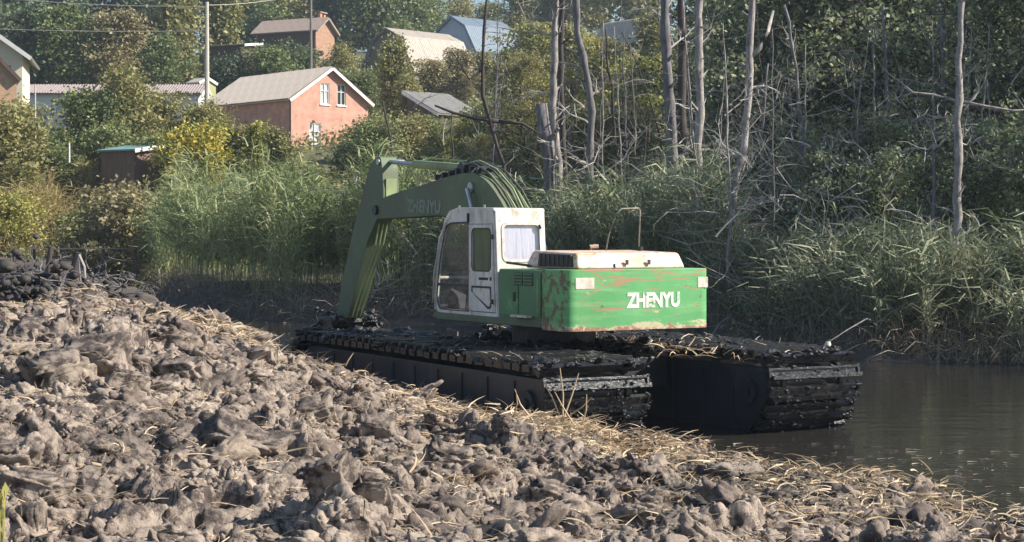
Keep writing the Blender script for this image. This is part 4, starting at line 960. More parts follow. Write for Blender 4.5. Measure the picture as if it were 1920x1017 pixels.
# --- hill and garden trees, one by one
T_ = [
 (20,205,13,'hill','leaf_dark','dark blue green tree at the top of the hill above the cream house'),
 (95,215,13,'hill','leaf_dark','dark tree on the hilltop crossed by the power lines'),
 (165,225,14,'hill','leaf_dark','tall dark tree behind the power lines over the long low building'),
 (235,220,13,'hill','leaf_dark','dark rounded hilltop tree next to the ends of the power lines'),
 (300,230,14,'hill','leaf_green','mid green hilltop tree behind the pale tall tree by the concrete pole'),
 (440,235,13,'hill','leaf_green','green hilltop tree between the concrete pole and the brown roofed house'),
 (505,245,14,'hill','leaf_green','green tree right behind the brown roofed house'),
 (570,250,13,'hill','leaf_olive','olive tree top behind the brick chimneys'),
 (640,232,14,'hill','leaf_dark','large dark green tree beside the brick chimneys on the hill'),
 (705,225,14,'hill','leaf_green','large green tree rising behind the grey mansard roofed house'),
 (765,240,11,'hill','leaf_green','rounded green tree before the blue house gable'),
 (800,262,10,'hill','leaf_green','small green tree on the skyline behind the blue roof'),
 (860,290,9.5,'hill','leaf_olive','low olive tree on the skyline over the blue roof ridge'),
 (915,285,8.5,'hill','leaf_green','low green tree on the skyline beside the pale hilltop post'),
 (975,262,10,'hill','leaf_olive','olive tree on the hill just beyond the pale hilltop post'),
 (1040,250,13,'hill','leaf_green','green hill tree seen behind the pinkish bare trunk'),
 (1110,245,13,'hill','leaf_olive','olive hill tree seen beyond the dark curved trunk'),
 (60,168,9,'hill','leaf_dark','dark green tree just behind the long low rose roof'),
 (118,165,9,'hill','leaf_green','tall green tree behind the long low rose roof'),
 (165,172,7,'hill','leaf_olive','olive tree behind the long low building'),
 (215,165,8.5,'hill','leaf_tan','brownish olive tree behind the middle of the long low building'),
 (262,172,8,'hill','leaf_tan','tan leaved tree between two green trees on the hillside'),
 (305,160,6.5,'hill','leaf_green','dense rounded grey green tree behind the low white wall'),
 (345,172,13,'slim','leaf_olive','tall pale olive tree beside the concrete pole'),
 (402,180,13,'slim','leaf_olive','tall airy yellowish tree just behind the concrete pole'),
 (505,158,5.6,'bush','leaf_green','green bushy tree between the brown roofed house and the pink roof'),
 (560,165,5.4,'bush','leaf_dark','dark bushy tree before the brown roofed house'),
 (640,172,4.6,'bush','leaf_olive','olive bushy tree behind the wooden pole'),
 (680,150,4.0,'bush','leaf_green','green bush just behind the ridge end of the pink house'),
 (745,140,7.5,'slim','leaf_olive','tall olive tree growing against the lit gable of the pink house'),
 (762,138,4.6,'slim','leaf_olive','olive tree between the pink gable and the grey shed'),
 (812,152,4.8,'hill','leaf_tan','tan orchard tree before the mansard roofed house'),
 (862,158,5.2,'hill','leaf_tan','wide yellowish orchard tree above the grey shed roof'),
 (905,165,4.5,'hill','leaf_olive','olive orchard tree below the blue house'),
 (955,155,5.5,'hill','leaf_green','green orchard tree behind the thin dark leaning trunk'),
 (1000,150,8,'hill','leaf_lime','yellow green tree lit between the bare trunks'),
 (1075,145,7,'hill','leaf_olive','olive tree lit behind the dark curved trunk'),
 (1125,138,6,'hill','leaf_lime','yellow green tree in the gap before the orange brick house'),
 (1140,142,5,'hill','leaf_olive','olive tree at the wall of the orange brick house'),
 (1215,130,4.8,'bush','leaf_lime','bright yellow green bush below the orange brick house'),
 (690,118,3.0,'bush','leaf_green','round green bush at the foot of the pink gable'),
 (645,112,2.0,'bush','leaf_dark','dark reddish green bush covering the base of the pink gable'),
 (705,108,4.0,'bush','leaf_green','mid green bush behind the top of the excavator stick'),
 (760,112,4,'bush','leaf_olive','olive bush in the garden behind the boom'),
 (820,118,3.2,'bush','leaf_green','green bush below the flat roofed grey shed'),
 (880,115,3.6,'bush','leaf_lime','yellow green bush to the side of the flat roofed grey shed'),
 (935,112,5,'bush','leaf_green','green bush behind the base of the thin leaning trunk'),
 (990,108,5,'bush','leaf_olive','olive bush behind the thick grey stump'),
 (1050,105,5,'bush','leaf_lime','yellow green bush seen between the bare trunks near the reeds'),
 (1120,105,5,'bush','leaf_lime','sunny yellow green bush behind the thin dark trunk'),
 (1180,105,5,'bush','leaf_olive','olive bush low between the dark trunks'),
 (232,118,6.2,'bush','leaf_olive','big rounded grey olive bush before the long low building'),
 (170,116,5.0,'bush','leaf_green','green bush partly hiding the long low building'),
 (290,120,4.6,'bush','leaf_olive','olive bush beside the white end of the long low building'),
 (105,104,3.2,'bush','leaf_green','leafy green bush under the garden post'),
 (140,97,3.2,'bush','leaf_green','bright green bush just above the teal roof shed'),
 (205,106,4.2,'bush','leaf_green','green bush directly behind the teal roof shed'),
 (300,104,3.6,'bush','leaf_green','green bush on the far side of the teal roof shed'),
 (362,101,4.6,'bush','leaf_yellow','golden yellow autumn bush below the concrete pole'),
 (400,101,3.4,'slim','leaf_yellow','orange tinged yellow bush below the pink house side wall'),
 (440,104,4.0,'slim','leaf_olive','feathery olive shrub before the shaded wall of the pink house'),
 (480,103,4.4,'slim','leaf_lime','feathery yellow green shrub at the middle of the pink house wall'),
 (520,101,4.4,'slim','leaf_olive','upright olive shrub under the near corner of the pink house'),
 (575,100,2.6,'bush','leaf_green','green shrub in front of the ground floor window of the pink house'),
 (15,101,5.0,'bush','leaf_olive','olive bush below the orange brick outbuilding'),
 (5,91,3.6,'bush','leaf_lime','yellowish bush cut off by the picture edge above the reeds'),
 (60,88,3.0,'bush','leaf_lime','lime coloured low bush beside the yellow bush'),
 (110,90,2.8,'bush','leaf_green','low green bush before the teal roof shed wall'),
 (185,90,5.2,'bush','leaf_olive','low olive bush under the dark wall of the teal roof shed'),
 (235,89,5.2,'bush','leaf_tan','low brown bush at the foot of the teal roof shed'),
 (310,86,2.9,'bush','leaf_green','dark green bush right of the teal roof shed corner'),
 (365,85,3.0,'bush','leaf_green','green bush under the golden yellow bush'),
 (430,84,3.2,'bush','leaf_olive','olive bush behind the tall reeds below the pink house'),
 (500,84,3.2,'bush','leaf_green','green bush behind the tall reeds near the pink house corner'),
 (570,84,3.2,'bush','leaf_green','mid green bush behind the reeds below the pink gable'),
 (640,82,3.4,'bush','leaf_green','green bush behind the reeds beside the excavator stick'),
 (385,119,3.9,'bush','leaf_olive','olive bush growing before the tiny yellow green shed'),
 (20,112,5.2,'bush','leaf_olive','olive bush against the orange brick outbuilding wall'),
 (75,114,2.6,'bush','leaf_green','green bush before the near end of the long low building'),
 (1182,225,15,'hill','leaf_olive','olive tree on the skyline behind the orange brick house roof'),
 (1232,138,7.0,'slim','leaf_olive','thin leaved tree screening the gable of the orange brick house'),
 (428,158,4.6,'bush','leaf_dark','dark bush growing before the dark open shed'),
 (-60,170,12,'hill','leaf_dark','dark hill tree beyond the picture edge above the cream house'),
 (-30,100,6.2,'bush','leaf_olive','olive tree beyond the picture edge next to the cream house'),
]
for px, D, H, k, mt, lab in T_:
    bush = k == 'bush' or H < 5
    tree('garden_bush' if bush else 'hillside_tree', px, D, H, k, mt, lab, 'bush' if bush else 'tree', wide=1.12 if bush else 1.05)
# --- the wood across the channel
GW = 'leafy trees massed in the dark wood across the channel'
rw_ = random.Random(3)
WL = ['dark tree behind the thick dark grey trunk and its close neighbour','dark tree just behind the straight pale grey trunk','dark tree between the straight pale trunk and the crooked pale trunk','dark leafy tree right behind the crooked pale trunk','dark tree behind the very thin bare stem','dark leafy tree behind the thin grey trunk with forked bare branches','dark tree in the gap beyond the forked bare branches','leafy tree with yellowish tufts before the thin dim trunk','dark tree directly behind the thin dim trunk','leafy tree holding yellowish leaves between the dim trunk and the whitish trunk','dark tree behind the dim grey trunk high in the wood','dark leafy tree just behind the slim whitish trunk','dark tree behind the spindly bare stem past the whitish trunk']
for px, D, H in [(1390,96,14),(1415,84,15),(1425,92,16),(1425,76,15),(1440,88,16),(1490,72,15),(1545,82,16),(1600,74,14),(1650,80,16),(1700,72,15),(1760,76,16),(1820,62,14),(1880,72,15),(1940,60,14),(2010,70,15),(1400,110,15),(1420,104,17),(1580,100,17),(1740,98,17),(1900,95,17),(2060,85,17),
                 (985,100,9),(900,98,4.6)]:
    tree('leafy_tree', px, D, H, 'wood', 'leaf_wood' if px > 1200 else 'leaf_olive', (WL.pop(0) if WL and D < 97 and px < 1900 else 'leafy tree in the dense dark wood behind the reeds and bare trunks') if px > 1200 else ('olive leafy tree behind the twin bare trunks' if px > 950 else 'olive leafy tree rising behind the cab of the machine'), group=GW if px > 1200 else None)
for x, D, H in [(20.5,47,13),(26,54,17),(31,58,16),(37,48,16),(27,66,16),(36,68,17),(44,60,17),(34,36,14),(46,42,16)]:
    tree('leafy_tree', 0, D, H, 'wood', 'leaf_wood', 'leafy tree in the dense dark wood behind the reeds and bare trunks', group=GW, x=x)
TL = ['low leafy bush between the hood rail and the crooked trunk','leafy bush at the foot of the crooked pale trunk','dark bush to the water side of the thin forked trunk','tall dark bush under the thin forked trunk','low dark bush in front of the tangled bare twigs','tall dark bush in the middle of the shaded wood','low bush under the thin dim trunk','tall bush between the thin dim trunk and the whitish trunk','leafy bush touching the whitish trunk','tall dark bush just past the whitish trunk','low bush by the spindly bare stem','dark bush cut by the picture edge in the wood',None,'bush behind the hood rail below the dark trunks','bush under the crooked dark sapling','bush under the slender dark trunk','bush at the foot of the grey brown curving trunk','bush beside the broken grey trunk stub','bush at the foot of the thin black leaning tree','bush behind the crown of the boom']
for px, D, H in [(1330,58,3.6),(1400,62,5),(1450,56,4),(1500,60,5.5),(1550,54,4.5),(1600,57,5.5),(1660,52,4.2),(1700,56,5.5),(1760,50,4.2),(1820,54,5.5),(1860,49,4.0),(1920,50,5),(1970,47,4.5),(1260,66,4.2),(1190,70,4.5),(1120,72,4.2),(1050,74,4.2),(980,75,4.0),(920,76,4.2),(860,74,4)]:
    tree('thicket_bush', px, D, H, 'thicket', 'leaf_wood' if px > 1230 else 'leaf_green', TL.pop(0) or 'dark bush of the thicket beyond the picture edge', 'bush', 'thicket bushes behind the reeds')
# --- bare trunks
def limb(mb, rg, p, d, L, r, depth, ns=5, curl=.22, n=5):
    pts = [p]; 
    for s in range(ns):
        pts.append(pts[-1]+d*(L/ns)); d = (d + Vector((rg.gauss(0,curl), rg.gauss(0,curl), rg.gauss(.03,curl)))).normalized()
    mb.tube(pts, [r*(1-.8*k/ns) for k in range(ns+1)], n, False)
    if depth > 0:
        for k in range(rg.randint(2, 4)):
            q = pts[rg.randint(1, ns-1)]; dd = (d + Vector((rg.gauss(0,.7), rg.gauss(0,.7), rg.gauss(.15,.6)))).normalized()
            limb(mb, rg, q, dd, L*rg.uniform(.35,.6), r*.5, depth-1, max(3, ns-1), curl, max(3, n-1))
def dead_tree(pts, D, r0, r1, mat, label, nb=10, bl=1.6, seed=0, extra=(), bstart=.25, name='bare_tree'):
    rg = random.Random(seed+100); P = [at(px, py, D + dd) for px, py, dd in [(q + (0,))[:3] for q in pts]]
    base = P[0].copy(); g = float(far_z(base.x, base.y)); 
    if base.z > g - .1: P.insert(0, Vector((base.x, base.y, g-.2)))
    base = P[0].copy(); root = empty(name, base); tag(root, label, 'tree')
    Q = []
    for a, b in zip(P[:-1], P[1:]):
        m_ = max(1, int((b-a).length/.45))
        for k in range(m_): Q.append(a.lerp(b, k/m_) + (Vector((rg.gauss(0,.022), rg.gauss(0,.03), 0)) if k else Vector()))
    Q.append(P[-1]); Q = [q-base for q in Q]; n = len(Q)
    rs = [(r0 + (r1-r0)*k/(n-1))*.74*rg.uniform(.80,1.18) for k in range(n)]
    MB().tube(Q, rs, 10).build('trunk', M[mat], root, smooth=True)
    for k in range(nb):
        t = rg.uniform(bstart, .98); i = int(t*(n-1)); az = rg.uniform(0, 6.28)
        d = Vector((math.cos(az), math.sin(az)*.7, rg.uniform(-.1,.8))).normalized(); L = bl*rg.uniform(.3,1.1)
        br = MB(); limb(br, rg, Q[i], d, L, min(rs[i]*.35, .05)*rg.uniform(.5,1.1), 1 if L < .8*bl else 2, 5, .2, 5); br.build('branch', M['bark_dark' if mat == 'bark_dark' else 'twig'], root)
    for k in range(6):
        i = rg.randint(2, n-2); az = rg.uniform(0, 6.28); d = Vector((math.cos(az), math.sin(az)*.5, .5)).normalized(); MB().tube([Q[i], Q[i]+d*rs[i]*2.2, Q[i]+d*(rs[i]*2.2+rg.uniform(.05,.3))], [rs[i]*.5, rs[i]*.3, rs[i]*.2], 5).build('stub', M[mat], root)
    for e in extra:
        E_ = [at(px, py, D+dd)-base for px, py, dd in [(q + (0,))[:3] for q in e[0]]]
        MB().tube(E_, [e[1]*(1-.6*k/(len(E_)-1)) for k in range(len(E_))], 7).build('limb', M[mat], root, smooth=True)
    return root
dead_tree([(1048,305),(1036,200),(1040,90),(1044,-30)], 62, .22, .15, 'bark_pale', 'pinkish bare trunk standing against the darker trunk beside it', 9, 2.4, 1, bstart=.4)
dead_tree([(1058,310),(1052,180),(1053,60),(1055,-30)], 63, .17, .13, 'bark_dark', 'dark trunk pressed close behind the pinkish bare trunk', 6, 1.6, 2)
dead_tree([(1030,300),(1020,240),(1015,195)], 61, .42, .30, 'bark_grey', 'thick broken grey trunk stub at the foot of the pinkish trunk', 5, .9, 3, name='broken_tree')
dead_tree([(1106,310),(1110,210),(1098,130),(1082,60),(1078,-30)], 60, .26, .16, 'bark_grey', 'grey brown trunk curving gently beyond the twin trunks', 12, 2.6, 4)
dead_tree([(1152,290),(1148,190),(1138,110),(1136,55)], 64, .11, .05, 'bark_dark', 'slender dark trunk with bare side twigs between the curving trunk and the brick house', 12, 2.6, 5)
dead_tree([(1262,330),(1258,220),(1250,120),(1246,-30)], 57, .30, .20, 'bark_grey', 'thick dark grey trunk before the wall of the orange brick house', 10, 2, 6)
dead_tree([(1283,340),(1277,200),(1280,90),(1276,-30)], 58, .24, .18, 'bark_dark', 'dark trunk standing close to the thick dark grey trunk', 8, 2, 7)
dead_tree([(1306,415),(1308,280),(1313,180),(1310,60),(1312,-30)], 52, .19, .17, 'bark_pale', 'straight pale grey trunk with a knot halfway up above the hood rail', 10, 1.2, 8)
dead_tree([(1362,560),(1366,460),(1374,390),(1380,330),(1396,270),(1402,200),(1405,100),(1412,-30)], 50, .175, .13, 'bark_pale', 'pale crooked trunk leaning outward and forking near its top', 10, 1.4, 9, extra=[([(1405,110),(1425,90),(1440,60),(1450,20)], .09)])
dead_tree([(1508,345),(1503,250),(1495,160),(1482,70),(1470,10)], 56, .13, .07, 'bark_grey', 'thin grey trunk with forked bare branches inside the wood', 16, 2.2, 10)
dead_tree([(1425,380),(1430,290),(1428,250),(1440,120)], 55, .07, .04, 'bark_grey', 'very thin bare stem beside the crooked pale trunk', 6, 1.2, 11)
dead_tree([(1668,330),(1665,220),(1660,120),(1655,10)], 58, .10, .07, 'bark_grey', 'thin dim trunk deep in the wood before the white barked tree', 12, 2.2, 12)
dead_tree([(1792,600),(1791,480),(1798,300),(1799,150),(1803,-30)], 43, .155, .105, 'bark_pale', 'slim straight whitish trunk with one long bare side branch near the water', 7, .9, 13, extra=[([(1798,190),(1750,178),(1712,174),(1690,182)], .045),([(1712,174),(1696,160)], .025),([(1750,178),(1742,205),(1730,222)], .03),([(1800,190),(1850,200),(1900,208),(1950,205)], .045)])
dead_tree([(1858,330),(1855,230),(1850,150)], 50, .05, .03, 'bark_grey', 'spindly bare stem just beyond the whitish trunk', 8, 1.2, 14)
dead_tree([(1770,120),(1765,40),(1762,-30)], 60, .16, .14, 'bark_grey', 'dim grey trunk rising high in the wood behind the whitish trunk', 4, 1.6, 15)
dead_tree([(945,310),(925,250),(905,180),(906,90),(915,-30)], 58, .13, .07, 'bark_dark', 'thin black leaning tree behind the boom with long crooked limbs', 10, 1.7, 16, extra=[([(935,228),(890,222),(850,212),(815,198)], .08),([(935,228),(980,232),(1010,250)], .07),([(905,130),(880,150),(850,100),(830,95)], .035)])
dead_tree([(724,330),(735,290),(728,240),(718,190)], 66, .09, .05, 'bark_dark', 'small gnarled dead tree rising behind the top of the stick', 14, 1.8, 17)
dead_tree([(850,300),(845,250),(848,215)], 68, .07, .05, 'bark_dark', 'forked dark dead sapling in front of the grey shed', 10, 1.6, 18)
dead_tree([(1208,300),(1212,240),(1190,190),(1180,130)], 66, .08, .04, 'bark_dark', 'crooked dark sapling before the yellow green bushes', 12, 2.0, 19)
dead_tree([(1240,270),(1222,200),(1195,120),(1165,60)], 62, .07, .03, 'bark_dark', 'slanting bare sapling crossing in front of the orange brick house', 14, 2.2, 20)
rgs = random.Random(77)
for k in range(34):
    px = rgs.uniform(900, 1250) if k < 12 else rgs.uniform(1250, 1930); D = rgs.uniform(58, 76) if px < 1250 else rgs.uniform(48, 62); lean = rgs.uniform(-30, 30)
    y0 = rgs.uniform(300, 380); dead_tree([(px, y0), (px+lean*.4, y0*.6), (px+lean, rgs.uniform(-40, 120))], D, rgs.uniform(.05,.10), .02, rgs.choice(['bark_grey','bark_grey','bark_dark','bark_pale']), 'thin bare sapling standing among the leafy wood across the channel', 16, rgs.uniform(1.4,2.6), 200+k, bstart=.15, name='bare_sapling')['group'] = 'thin bare saplings in the wood'
# --- undergrowth and brushwood
def scatter_far(n, px0, px1, D0, D1):
    D = NR.uniform(D0, D1, n); x = (NR.uniform(px0, px1, n)-960)/FPX*D; d = D - np.interp(x, SF[:,0], SF[:,1]); k = d > .4; return x[k], D[k]
def clumps(n_c, per, px0, px1, D0, D1, rad, hgt, size, mat, name, label):
    x, y = scatter_far(n_c, px0, px1, D0, D1); c = NR.integers(0, len(x), n_c*per); n = len(c)
    r = NR.uniform(.5, 1.5, len(x))[c]; a = NR.uniform(0, 6.283, n); q = np.sqrt(NR.random(n))*rad*r
    X = x[c]+np.cos(a)*q; Y = y[c]+np.sin(a)*q; Z = far_z(X, Y) + NR.random(n)*hgt*r*(1-.6*(q/(rad*1.5))**2)
    V, F = leaves(np.stack([X, Y, Z], 1), size*NR.uniform(.6,1.5,n)); tag(link(name, np_mesh(name, V, F, M[mat])), label, 'undergrowth', kind='stuff')
clumps(1500, 34, -60, 1300, 84, 200, 1.3, 1.5, .32, 'leaf_olive', 'hill_undergrowth', 'olive weeds and brambles covering the garden hillside')
clumps(260, 60, -80, 640, 80, 104, 1.1, 1.3, .22, 'leaf_lime', 'garden_undergrowth', 'yellow green weeds on the low ground before the gardens')
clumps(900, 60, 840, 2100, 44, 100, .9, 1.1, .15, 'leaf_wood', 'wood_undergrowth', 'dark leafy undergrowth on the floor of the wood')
def reed_bed(name, n, px0, px1, D0, D1, dmin, dmax, h0, h1, mat, label, nl=6, lean=.25):
    x, y = scatter_far(n*3, px0, px1, D0, D1); d = (y-np.interp(x, SF[:,0], SF[:,1])); k = (d > dmin) & (d < dmax) & (fbm(x*.45, y*.45, 2, 6) > (-.35 if px0 < 1300 else -.8)); x = x[k][:n]; y = y[k][:n]; n = len(x)
    z = far_z(x, y); H = NR.uniform(h0, h1, n)*(1+.32*fbm(x*.6, y*.6, 2, 1))
    az = NR.uniform(0, 6.283, n); w = NR.uniform(.012,.02, n)
    parts = [ribbons(np.stack([x,y,z],1), az, H, w*1.4, NR.normal(0,.2,n), 2, NR.uniform(.1,.5,n), np.full(n, 1.5)-np.abs(NR.normal(0,.12,n)))]
    lx = math.sin(1.2)
    for j in range(nl):
        t = NR.uniform(.25, 1, n)*H
        a2 = az+NR.uniform(-1,1,n)+ (math.pi if j % 2 else 0)
        L = NR.uniform(.6,1.4,n)
        parts.append(ribbons(np.stack([x+np.cos(az)*t*.07, y+np.sin(az)*t*.07, z+t*.97],1), a2, L, NR.uniform(.04,.09,n), NR.normal(0,.3,n), 2, NR.uniform(.9,2.4,n), NR.uniform(.5,1.35,n)))
    V, F = join(parts); tag(link(name, np_mesh(name, V, F, M[mat])), label, 'reeds', kind='stuff'); print(name, n, len(F))
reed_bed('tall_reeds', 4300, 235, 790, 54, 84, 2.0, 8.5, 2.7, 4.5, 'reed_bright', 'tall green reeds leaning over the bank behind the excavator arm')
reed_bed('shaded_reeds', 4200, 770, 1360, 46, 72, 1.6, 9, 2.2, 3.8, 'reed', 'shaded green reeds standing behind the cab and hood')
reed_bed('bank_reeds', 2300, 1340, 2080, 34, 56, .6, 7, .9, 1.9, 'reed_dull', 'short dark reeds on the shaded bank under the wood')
reed_bed('pale_reeds', 2600, -80, 260, 84, 112, .5, 14, 1.5, 2.4, 'reed_yellow', 'sunlit yellow green reeds at the head of the channel')
# dead growth hanging down the bank face
def drape(name, n, px0, px1, dmin, dmax, mat, label, L0, L1, tilt):
    x, y = scatter_far(n*4, px0, px1, 32, 104); d = (y-np.interp(x, SF[:,0], SF[:,1])); k = (d > dmin) & (d < dmax); x = x[k][:n]; y = y[k][:n]; n = len(x)
    z = far_z(x, y)+.03; V, F = ribbons(np.stack([x,y,z],1), NR.normal(-math.pi/2,.9,n), NR.uniform(L0,L1,n), NR.uniform(.012,.035,n), NR.normal(0,.5,n), 3, NR.uniform(.8,2.6,n), NR.uniform(tilt*.3,1.5,n))
    tag(link(name, np_mesh(name, V, F, M[mat])), label, 'dead grass', kind='stuff')
drape('dead_grass', 26000, 200, 2080, -.1, 3.2, 'reed_dead', 'brown dead grass and reed stems hanging down the far bank to the water', .5, 1.9, .6)
drape('straw_fringe', 9000, 1330, 2080, -.2, 2.6, 'reed_dead', 'dry tan stalks drooping from the shaded bank into the water', .4, 1.3, .7)
drape('bank_grass', 7000, 1300, 2080, .2, 3.5, 'reed_dull', 'green grass blades drooping over the shaded bank edge', .4, 1.0, .8)
# tangled bare branches in the undergrowth
rg = random.Random(8); mb = MB()
for k in range(440):
    px = rg.uniform(1180, 1980) if k < 340 else rg.uniform(650, 1180); D = rg.uniform(46, 56) if px > 1330 else rg.uniform(58, 66)
    x = (px-960)/FPX*D; p = Vector((x, D, float(far_z(x, D)) + rg.uniform(0, 7.0)*rg.random()))
    limb(mb, rg, p, Vector((rg.gauss(0,1), rg.gauss(0,.6), rg.uniform(-.1,1.2))).normalized(), rg.uniform(.8,2.6), rg.uniform(.012,.03), 1, 4, .3, 4)
tag(mb.build('brushwood', M['twig']), 'pale bare twigs and fallen branches tangled through the undergrowth', 'brushwood', kind='stuff')
# --- near bank: dark root heap, stumps, plank
n = 1600; P = []
for px, py, D, sx, sz in [(20,545,36,.9,.35),(70,530,37,.8,.35),(130,520,38,.7,.3),(-30,520,38,.9,.5),(180,560,34,.5,.15)]:
    p = at(px, py, D); z0 = float(near_z(p.x, p.y)); q = NR.normal(size=(n//5, 3))*np.array([sx, .8, sz]); q[:,2] = np.abs(q[:,2]); P.append(q + np.array([p.x, p.y, z0]))
P = np.concatenate(P); V, F = lumps(P, .05+.13*NR.random(len(P))**2, 1, .4, .7)
tag(link('dark_soil_heap', np_mesh('dark_soil_heap', V, F, M['root'])), 'heap of dark dug up soil at the far end of the mud bank', 'soil heap', kind='stuff')
rg = random.Random(4); mb = MB()
for k in range(120):
    px = rg.uniform(-20, 240); D = rg.uniform(35, 41); x = (px-960)/FPX*D; p = Vector((x, D, float(near_z(x, D)) + rg.uniform(.1,.8)))
    limb(mb, rg, p, Vector((rg.gauss(0,1), rg.gauss(0,.5), rg.uniform(-.6,.8))).normalized(), rg.uniform(.4,1.3), rg.uniform(.012,.03), 1, 4, .35, 4)
tag(mb.build('root_tangle', M['bark_grey']), 'tangle of thin roots and twigs sticking out of the dark soil heap', 'roots', kind='stuff')
def stump(pts, D, r0, label):
    P = [at(px, py, D) for px, py in pts]; b = P[0]; mb = MB(); mb.tube([p-b for p in P], [r0, r0*.9, r0*.7][:len(P)], 9); o = mb.build('old_post', M['bark_dark'], None, loc=b, smooth=False); tag(o, label, 'post')
stump([(86,560),(90,505),(95,463)], 38, .075, 'upright dark rotten post beside the soil heap')
stump([(130,560),(136,515),(147,474)], 37, .11, 'leaning thicker rotten post with pale roots beside it')
for i, (a, b, c) in enumerate([((148,478),(158,500),(160,525)), ((148,482),(150,510),(152,530))]):
    P = [at(*q, 36.8) for q in (a, b, c)]; tag(MB().tube(P, [.03,.03,.02], 6).build('pale_root', M['twig']), ['pale curved root hanging beside the leaning rotten post', 'second thinner pale root against the leaning rotten post'][i], 'root')
fb = empty('plank_footbridge', at(155, 466, 84)); tag(fb, 'low plank footbridge across the head of the channel', 'footbridge')
for k in range(3): MB().box((-2.9, k*.26, -.05), (2.8, k*.26+.22, 0)).build('plank', M['wood_grey'], fb, rot=(0, 0, .02))
for x in (-2.6, -.9, .9, 2.5): MB().box((x, .3, -1.8), (x+.12, .42, .25)).build('bridge_post', M['wood_brown'], fb)
# --- large clods and dug slabs on the near bank
def clod(px, py, D, sx, sy, sz, label, seed, mat='mud', rot=0, tilt=0):
    rg = np.random.default_rng(seed); v, f = ico(4); p = at(px, py, D)
    W = np.sign(v)*np.abs(v)**.38
    d = fbm(v[:,0]*1.6+seed, v[:,1]*1.6+v[:,2]*1.3, 4, seed % 8)*.20 + fbm(v[:,0]*6+seed, v[:,1]*6+v[:,2]*5, 3, 2)*.07
    e1 = vor(W[:,0]*1.0+seed*3, W[:,1]*.8+W[:,2]*.9, .55, seed % 4); d = d + (e1[4]-.5)*.30 - .16*(1-ss(e1[1]-e1[0], 0, .25))
    W = W*(1+d[:,None])*np.array([sx, sy, sz])
    o = link('mud_clod', np_mesh('mud_clod', W, f, M[mat])); o.rotation_euler = (tilt, rg.uniform(-.3,.3), rot)
    o.location = (p.x, p.y, float(mud_top(p.x, p.y)[0]) + sz*.25); tag(o, label, 'clod')
clod(400,935,15.4,.40,.26,.30,'large flat topped earth slab tipped over a dark hole', 1, tilt=.42)
clod(110,735,20.4,.38,.28,.22,'purplish clod with parallel grooves from the bucket teeth', 2, rot=.6, tilt=.3)
clod(910,1000,14.4,.30,.22,.17,'dark wet rounded lump at the bottom edge of the picture', 3, 'root')
clod(470,835,17.9,.42,.26,.20,'broad pale slab in the middle of the bank below a long shadow gap', 4, rot=-.1, tilt=.38)
clod(1210,958,17.0,.16,.14,.14,'small square clod leaning into the dark hollow', 5)
clod(700,990,14.7,.16,.13,.17,'upright pale block of earth near the bottom edge', 6, tilt=.2)
clod(330,640,24.0,.30,.24,.15,'rounded pale clod near the crest below the water', 7)
clod(480,670,24.8,.28,.22,.14,'flat grey clod high on the bank by the tip of the float', 8)
clod(60,960,15.2,.30,.22,.14,'wide flat clod near the lower corner of the bank', 9)
clod(240,760,19.6,.26,.2,.15,'pale ragged clod beside the grooved purplish one', 10, rot=.4)
clod(1460,925,18.9,.22,.18,.12,'dark crumbly clod near the water on the straw side', 11, 'root')
clod(620,905,16.4,.3,.2,.13,'smooth topped clod beyond the tipped slab', 12, tilt=.2)
clod(1330,965,16.8,.22,.18,.13,'dark shadowed clod with stalks stuck on it', 13, 'root')
clod(1180,938,17.4,.30,.2,.20,'pale block over the wide dark hollow near the straw', 21, tilt=.5)
clod(30,885,16.6,.32,.25,.24,'earth block with a dark shaded face at the very edge of the bank', 22, tilt=.4)
clod(705,800,20.0,.22,.2,.20,'steep sided clod with a dark shaded face in the middle of the slope', 23, tilt=.4)
clod(280,985,14.6,.24,.2,.22,'blocky clod beside the tipped slab near the bottom edge', 24, rot=.3, tilt=.4)
clod(620,985,14.6,.2,.16,.20,'small steep clod next to the upright pale block', 25, rot=-.3, tilt=.35)
clod(180,690,21.0,.42,.3,.26,'wide overhanging clod above the grooved purplish one', 26, rot=-.2, tilt=.45)
clod(70,625,23.4,.32,.25,.25,'dark faced clod high on the bank near the soil heap', 27, tilt=.45)
clod(840,880,18.6,.24,.2,.18,'ragged clod in the middle of the bank below the straw', 28, rot=.2, tilt=.4)
clod(590,780,20.6,.26,.2,.20,'overhanging clod just up the slope from the long shadow gap', 29, rot=.1, tilt=.45)
clod(350,700,21.6,.3,.22,.2,'split clod on the upper slope below the far crest', 30, rot=-.3, tilt=.4)
clod(1020,930,17.4,.2,.16,.15,'low blocky clod below the bare weed stalks', 31, rot=.3, tilt=.35)
# green leaf at the picture's lower corner
mb = MB(); p = at(-6, 1000, 11.5); gz0 = float(near_z(p.x, p.y))
for k in range(9):
    a = R.uniform(0, 6.28); q = Vector((p.x+R.uniform(-.06,.06), p.y, p.z - .1)); e_ = q + Vector((R.uniform(-.05,.03), R.uniform(-.05,.05), R.uniform(.12,.42)))
    mb.tube([Vector((p.x, p.y, gz0)), q, e_], .004, 4); u = Vector((math.cos(a), math.sin(a), .3))*.05; w_ = Vector((0,0,.06)); mb.add([e_-w_, e_+u*.6, e_+w_, e_-u*.6], [(0,1,2,3)])
tag(mb.build('green_weed', M['leaf_lime']), 'blurred yellow green weed leaf at the edge of the bank', 'weed')
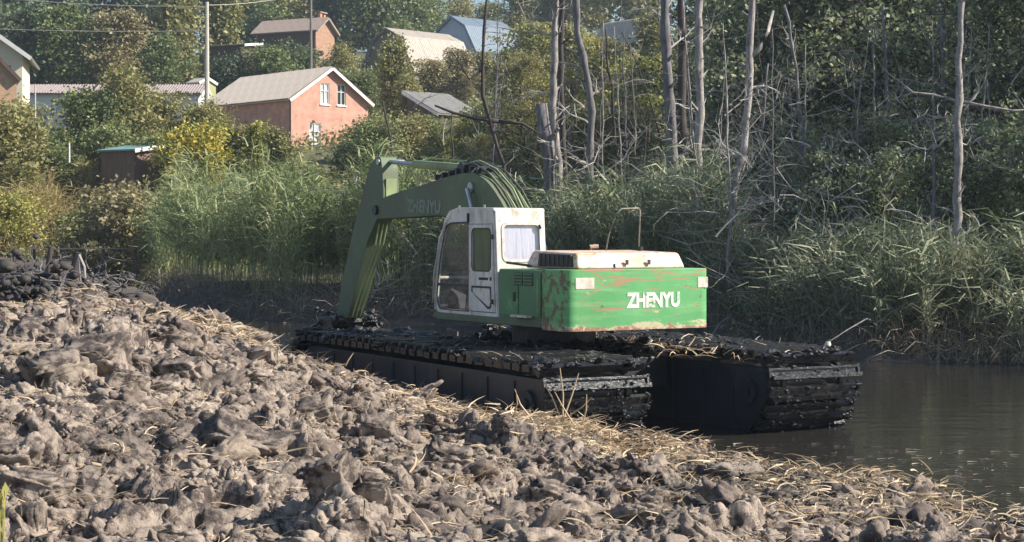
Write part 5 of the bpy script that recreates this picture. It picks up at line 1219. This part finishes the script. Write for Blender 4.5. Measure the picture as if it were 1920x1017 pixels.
# --- small things on and beside the water
P = []; n = 420
x = NR.uniform(2.6, 7.5, n); y = 20.5+NR.random(n)*4.5 - (x-2.5)*.3; k = y > np.interp(x, SN[:,0], SN[:,1])+.1; x = x[k]; y = y[k]; n = len(x)
V, F = ribbons(np.stack([x, y, np.full(n, .012)],1), NR.normal(0,.8,n), NR.uniform(.03,.22,n), NR.uniform(.006,.018,n), NR.normal(0,.4,n), 3, np.zeros(n), np.zeros(n)); V[:,2] = np.clip(V[:,2], .004, .02)
tag(link('floating_litter', np_mesh('floating_litter', V, F, M['reed_dead'])), 'reed scraps floating on the water behind the floats', 'floating debris', kind='stuff')
V, F = ribbons(np.stack([NR.uniform(-16,2,260), NR.uniform(34,70,260), np.full(260,.012)],1), NR.normal(0,.8,260), NR.uniform(.1,.6,260), NR.uniform(.02,.06,260), NR.normal(0,.4,260), 3, np.zeros(260), np.zeros(260)); V[:,2] = np.clip(V[:,2], .004, .02)
tag(link('drifting_scraps', np_mesh('drifting_scraps', V, F, M['reed_dead'])), 'pale scraps drifting on the channel beyond the bucket', 'floating debris', kind='stuff')
a = at(698, 640, 37.5); b = at(712, 606, 37.5); tag(MB().tube([Vector((a.x,a.y,-.2)), a, b], [.06,.07,.05], 7).build('broken_stake', M['trim_white']), 'short pale broken stake sticking out of the water by the bucket', 'stake')
a = at(858, 655, 33); b = at(856, 622, 33); tag(MB().tube([Vector((a.x,a.y,-.2)), a, b+Vector((.02,0,0))], [.02,.02,.01], 5).build('thin_stick', M['twig']), 'thin crooked stick standing beyond the middle of the long float', 'stick')
p = at(1552, 646, 39.6); g = Vector((p.x, p.y, .5)); fl = empty('float_bottle', p); tag(fl, 'small whitish bottle caught on a drooping branch over the water', 'bottle')
MB().tube([(0,0,-.11),(0,0,-.09),(0,0,.04),(0,0,.08),(0,0,.10)], [.05,.075,.075,.03,.03], 12).build('bottle_body', M['plate_white'], fl, smooth=True, rot=(0,.5,0))
MB().tube([(0,0,.10),(0,0,.13)], .035, 10).build('bottle_cap', M['steel'], fl, rot=(0,.5,0))
q = [at(1556,640,39.6), at(1590,618,40), at(1625,598,40.6), at(1650,606,41.5)]; tag(MB().tube(q, [.010,.015,.02,.025], 6).build('drooping_branch', M['bark_grey']), 'bare drooping branch that holds the whitish bottle', 'branch')

# --- thin air between the camera and the hill
m = bpy.data.materials.new('haze'); m.use_nodes = True; nt = m.node_tree; nt.nodes.clear()
v = nt.nodes.new('ShaderNodeVolumePrincipled'); v.inputs['Color'].default_value = (.72,.84,1,1); v.inputs['Density'].default_value = .00035; v.inputs['Anisotropy'].default_value = .2
o_ = nt.nodes.new('ShaderNodeOutputMaterial'); nt.links.new(v.outputs[0], o_.inputs['Volume'])
hz = MB().box((-1510,-1510,-4), (1510,2410,62)).build('haze', m); tag(hz, kind='stuff')
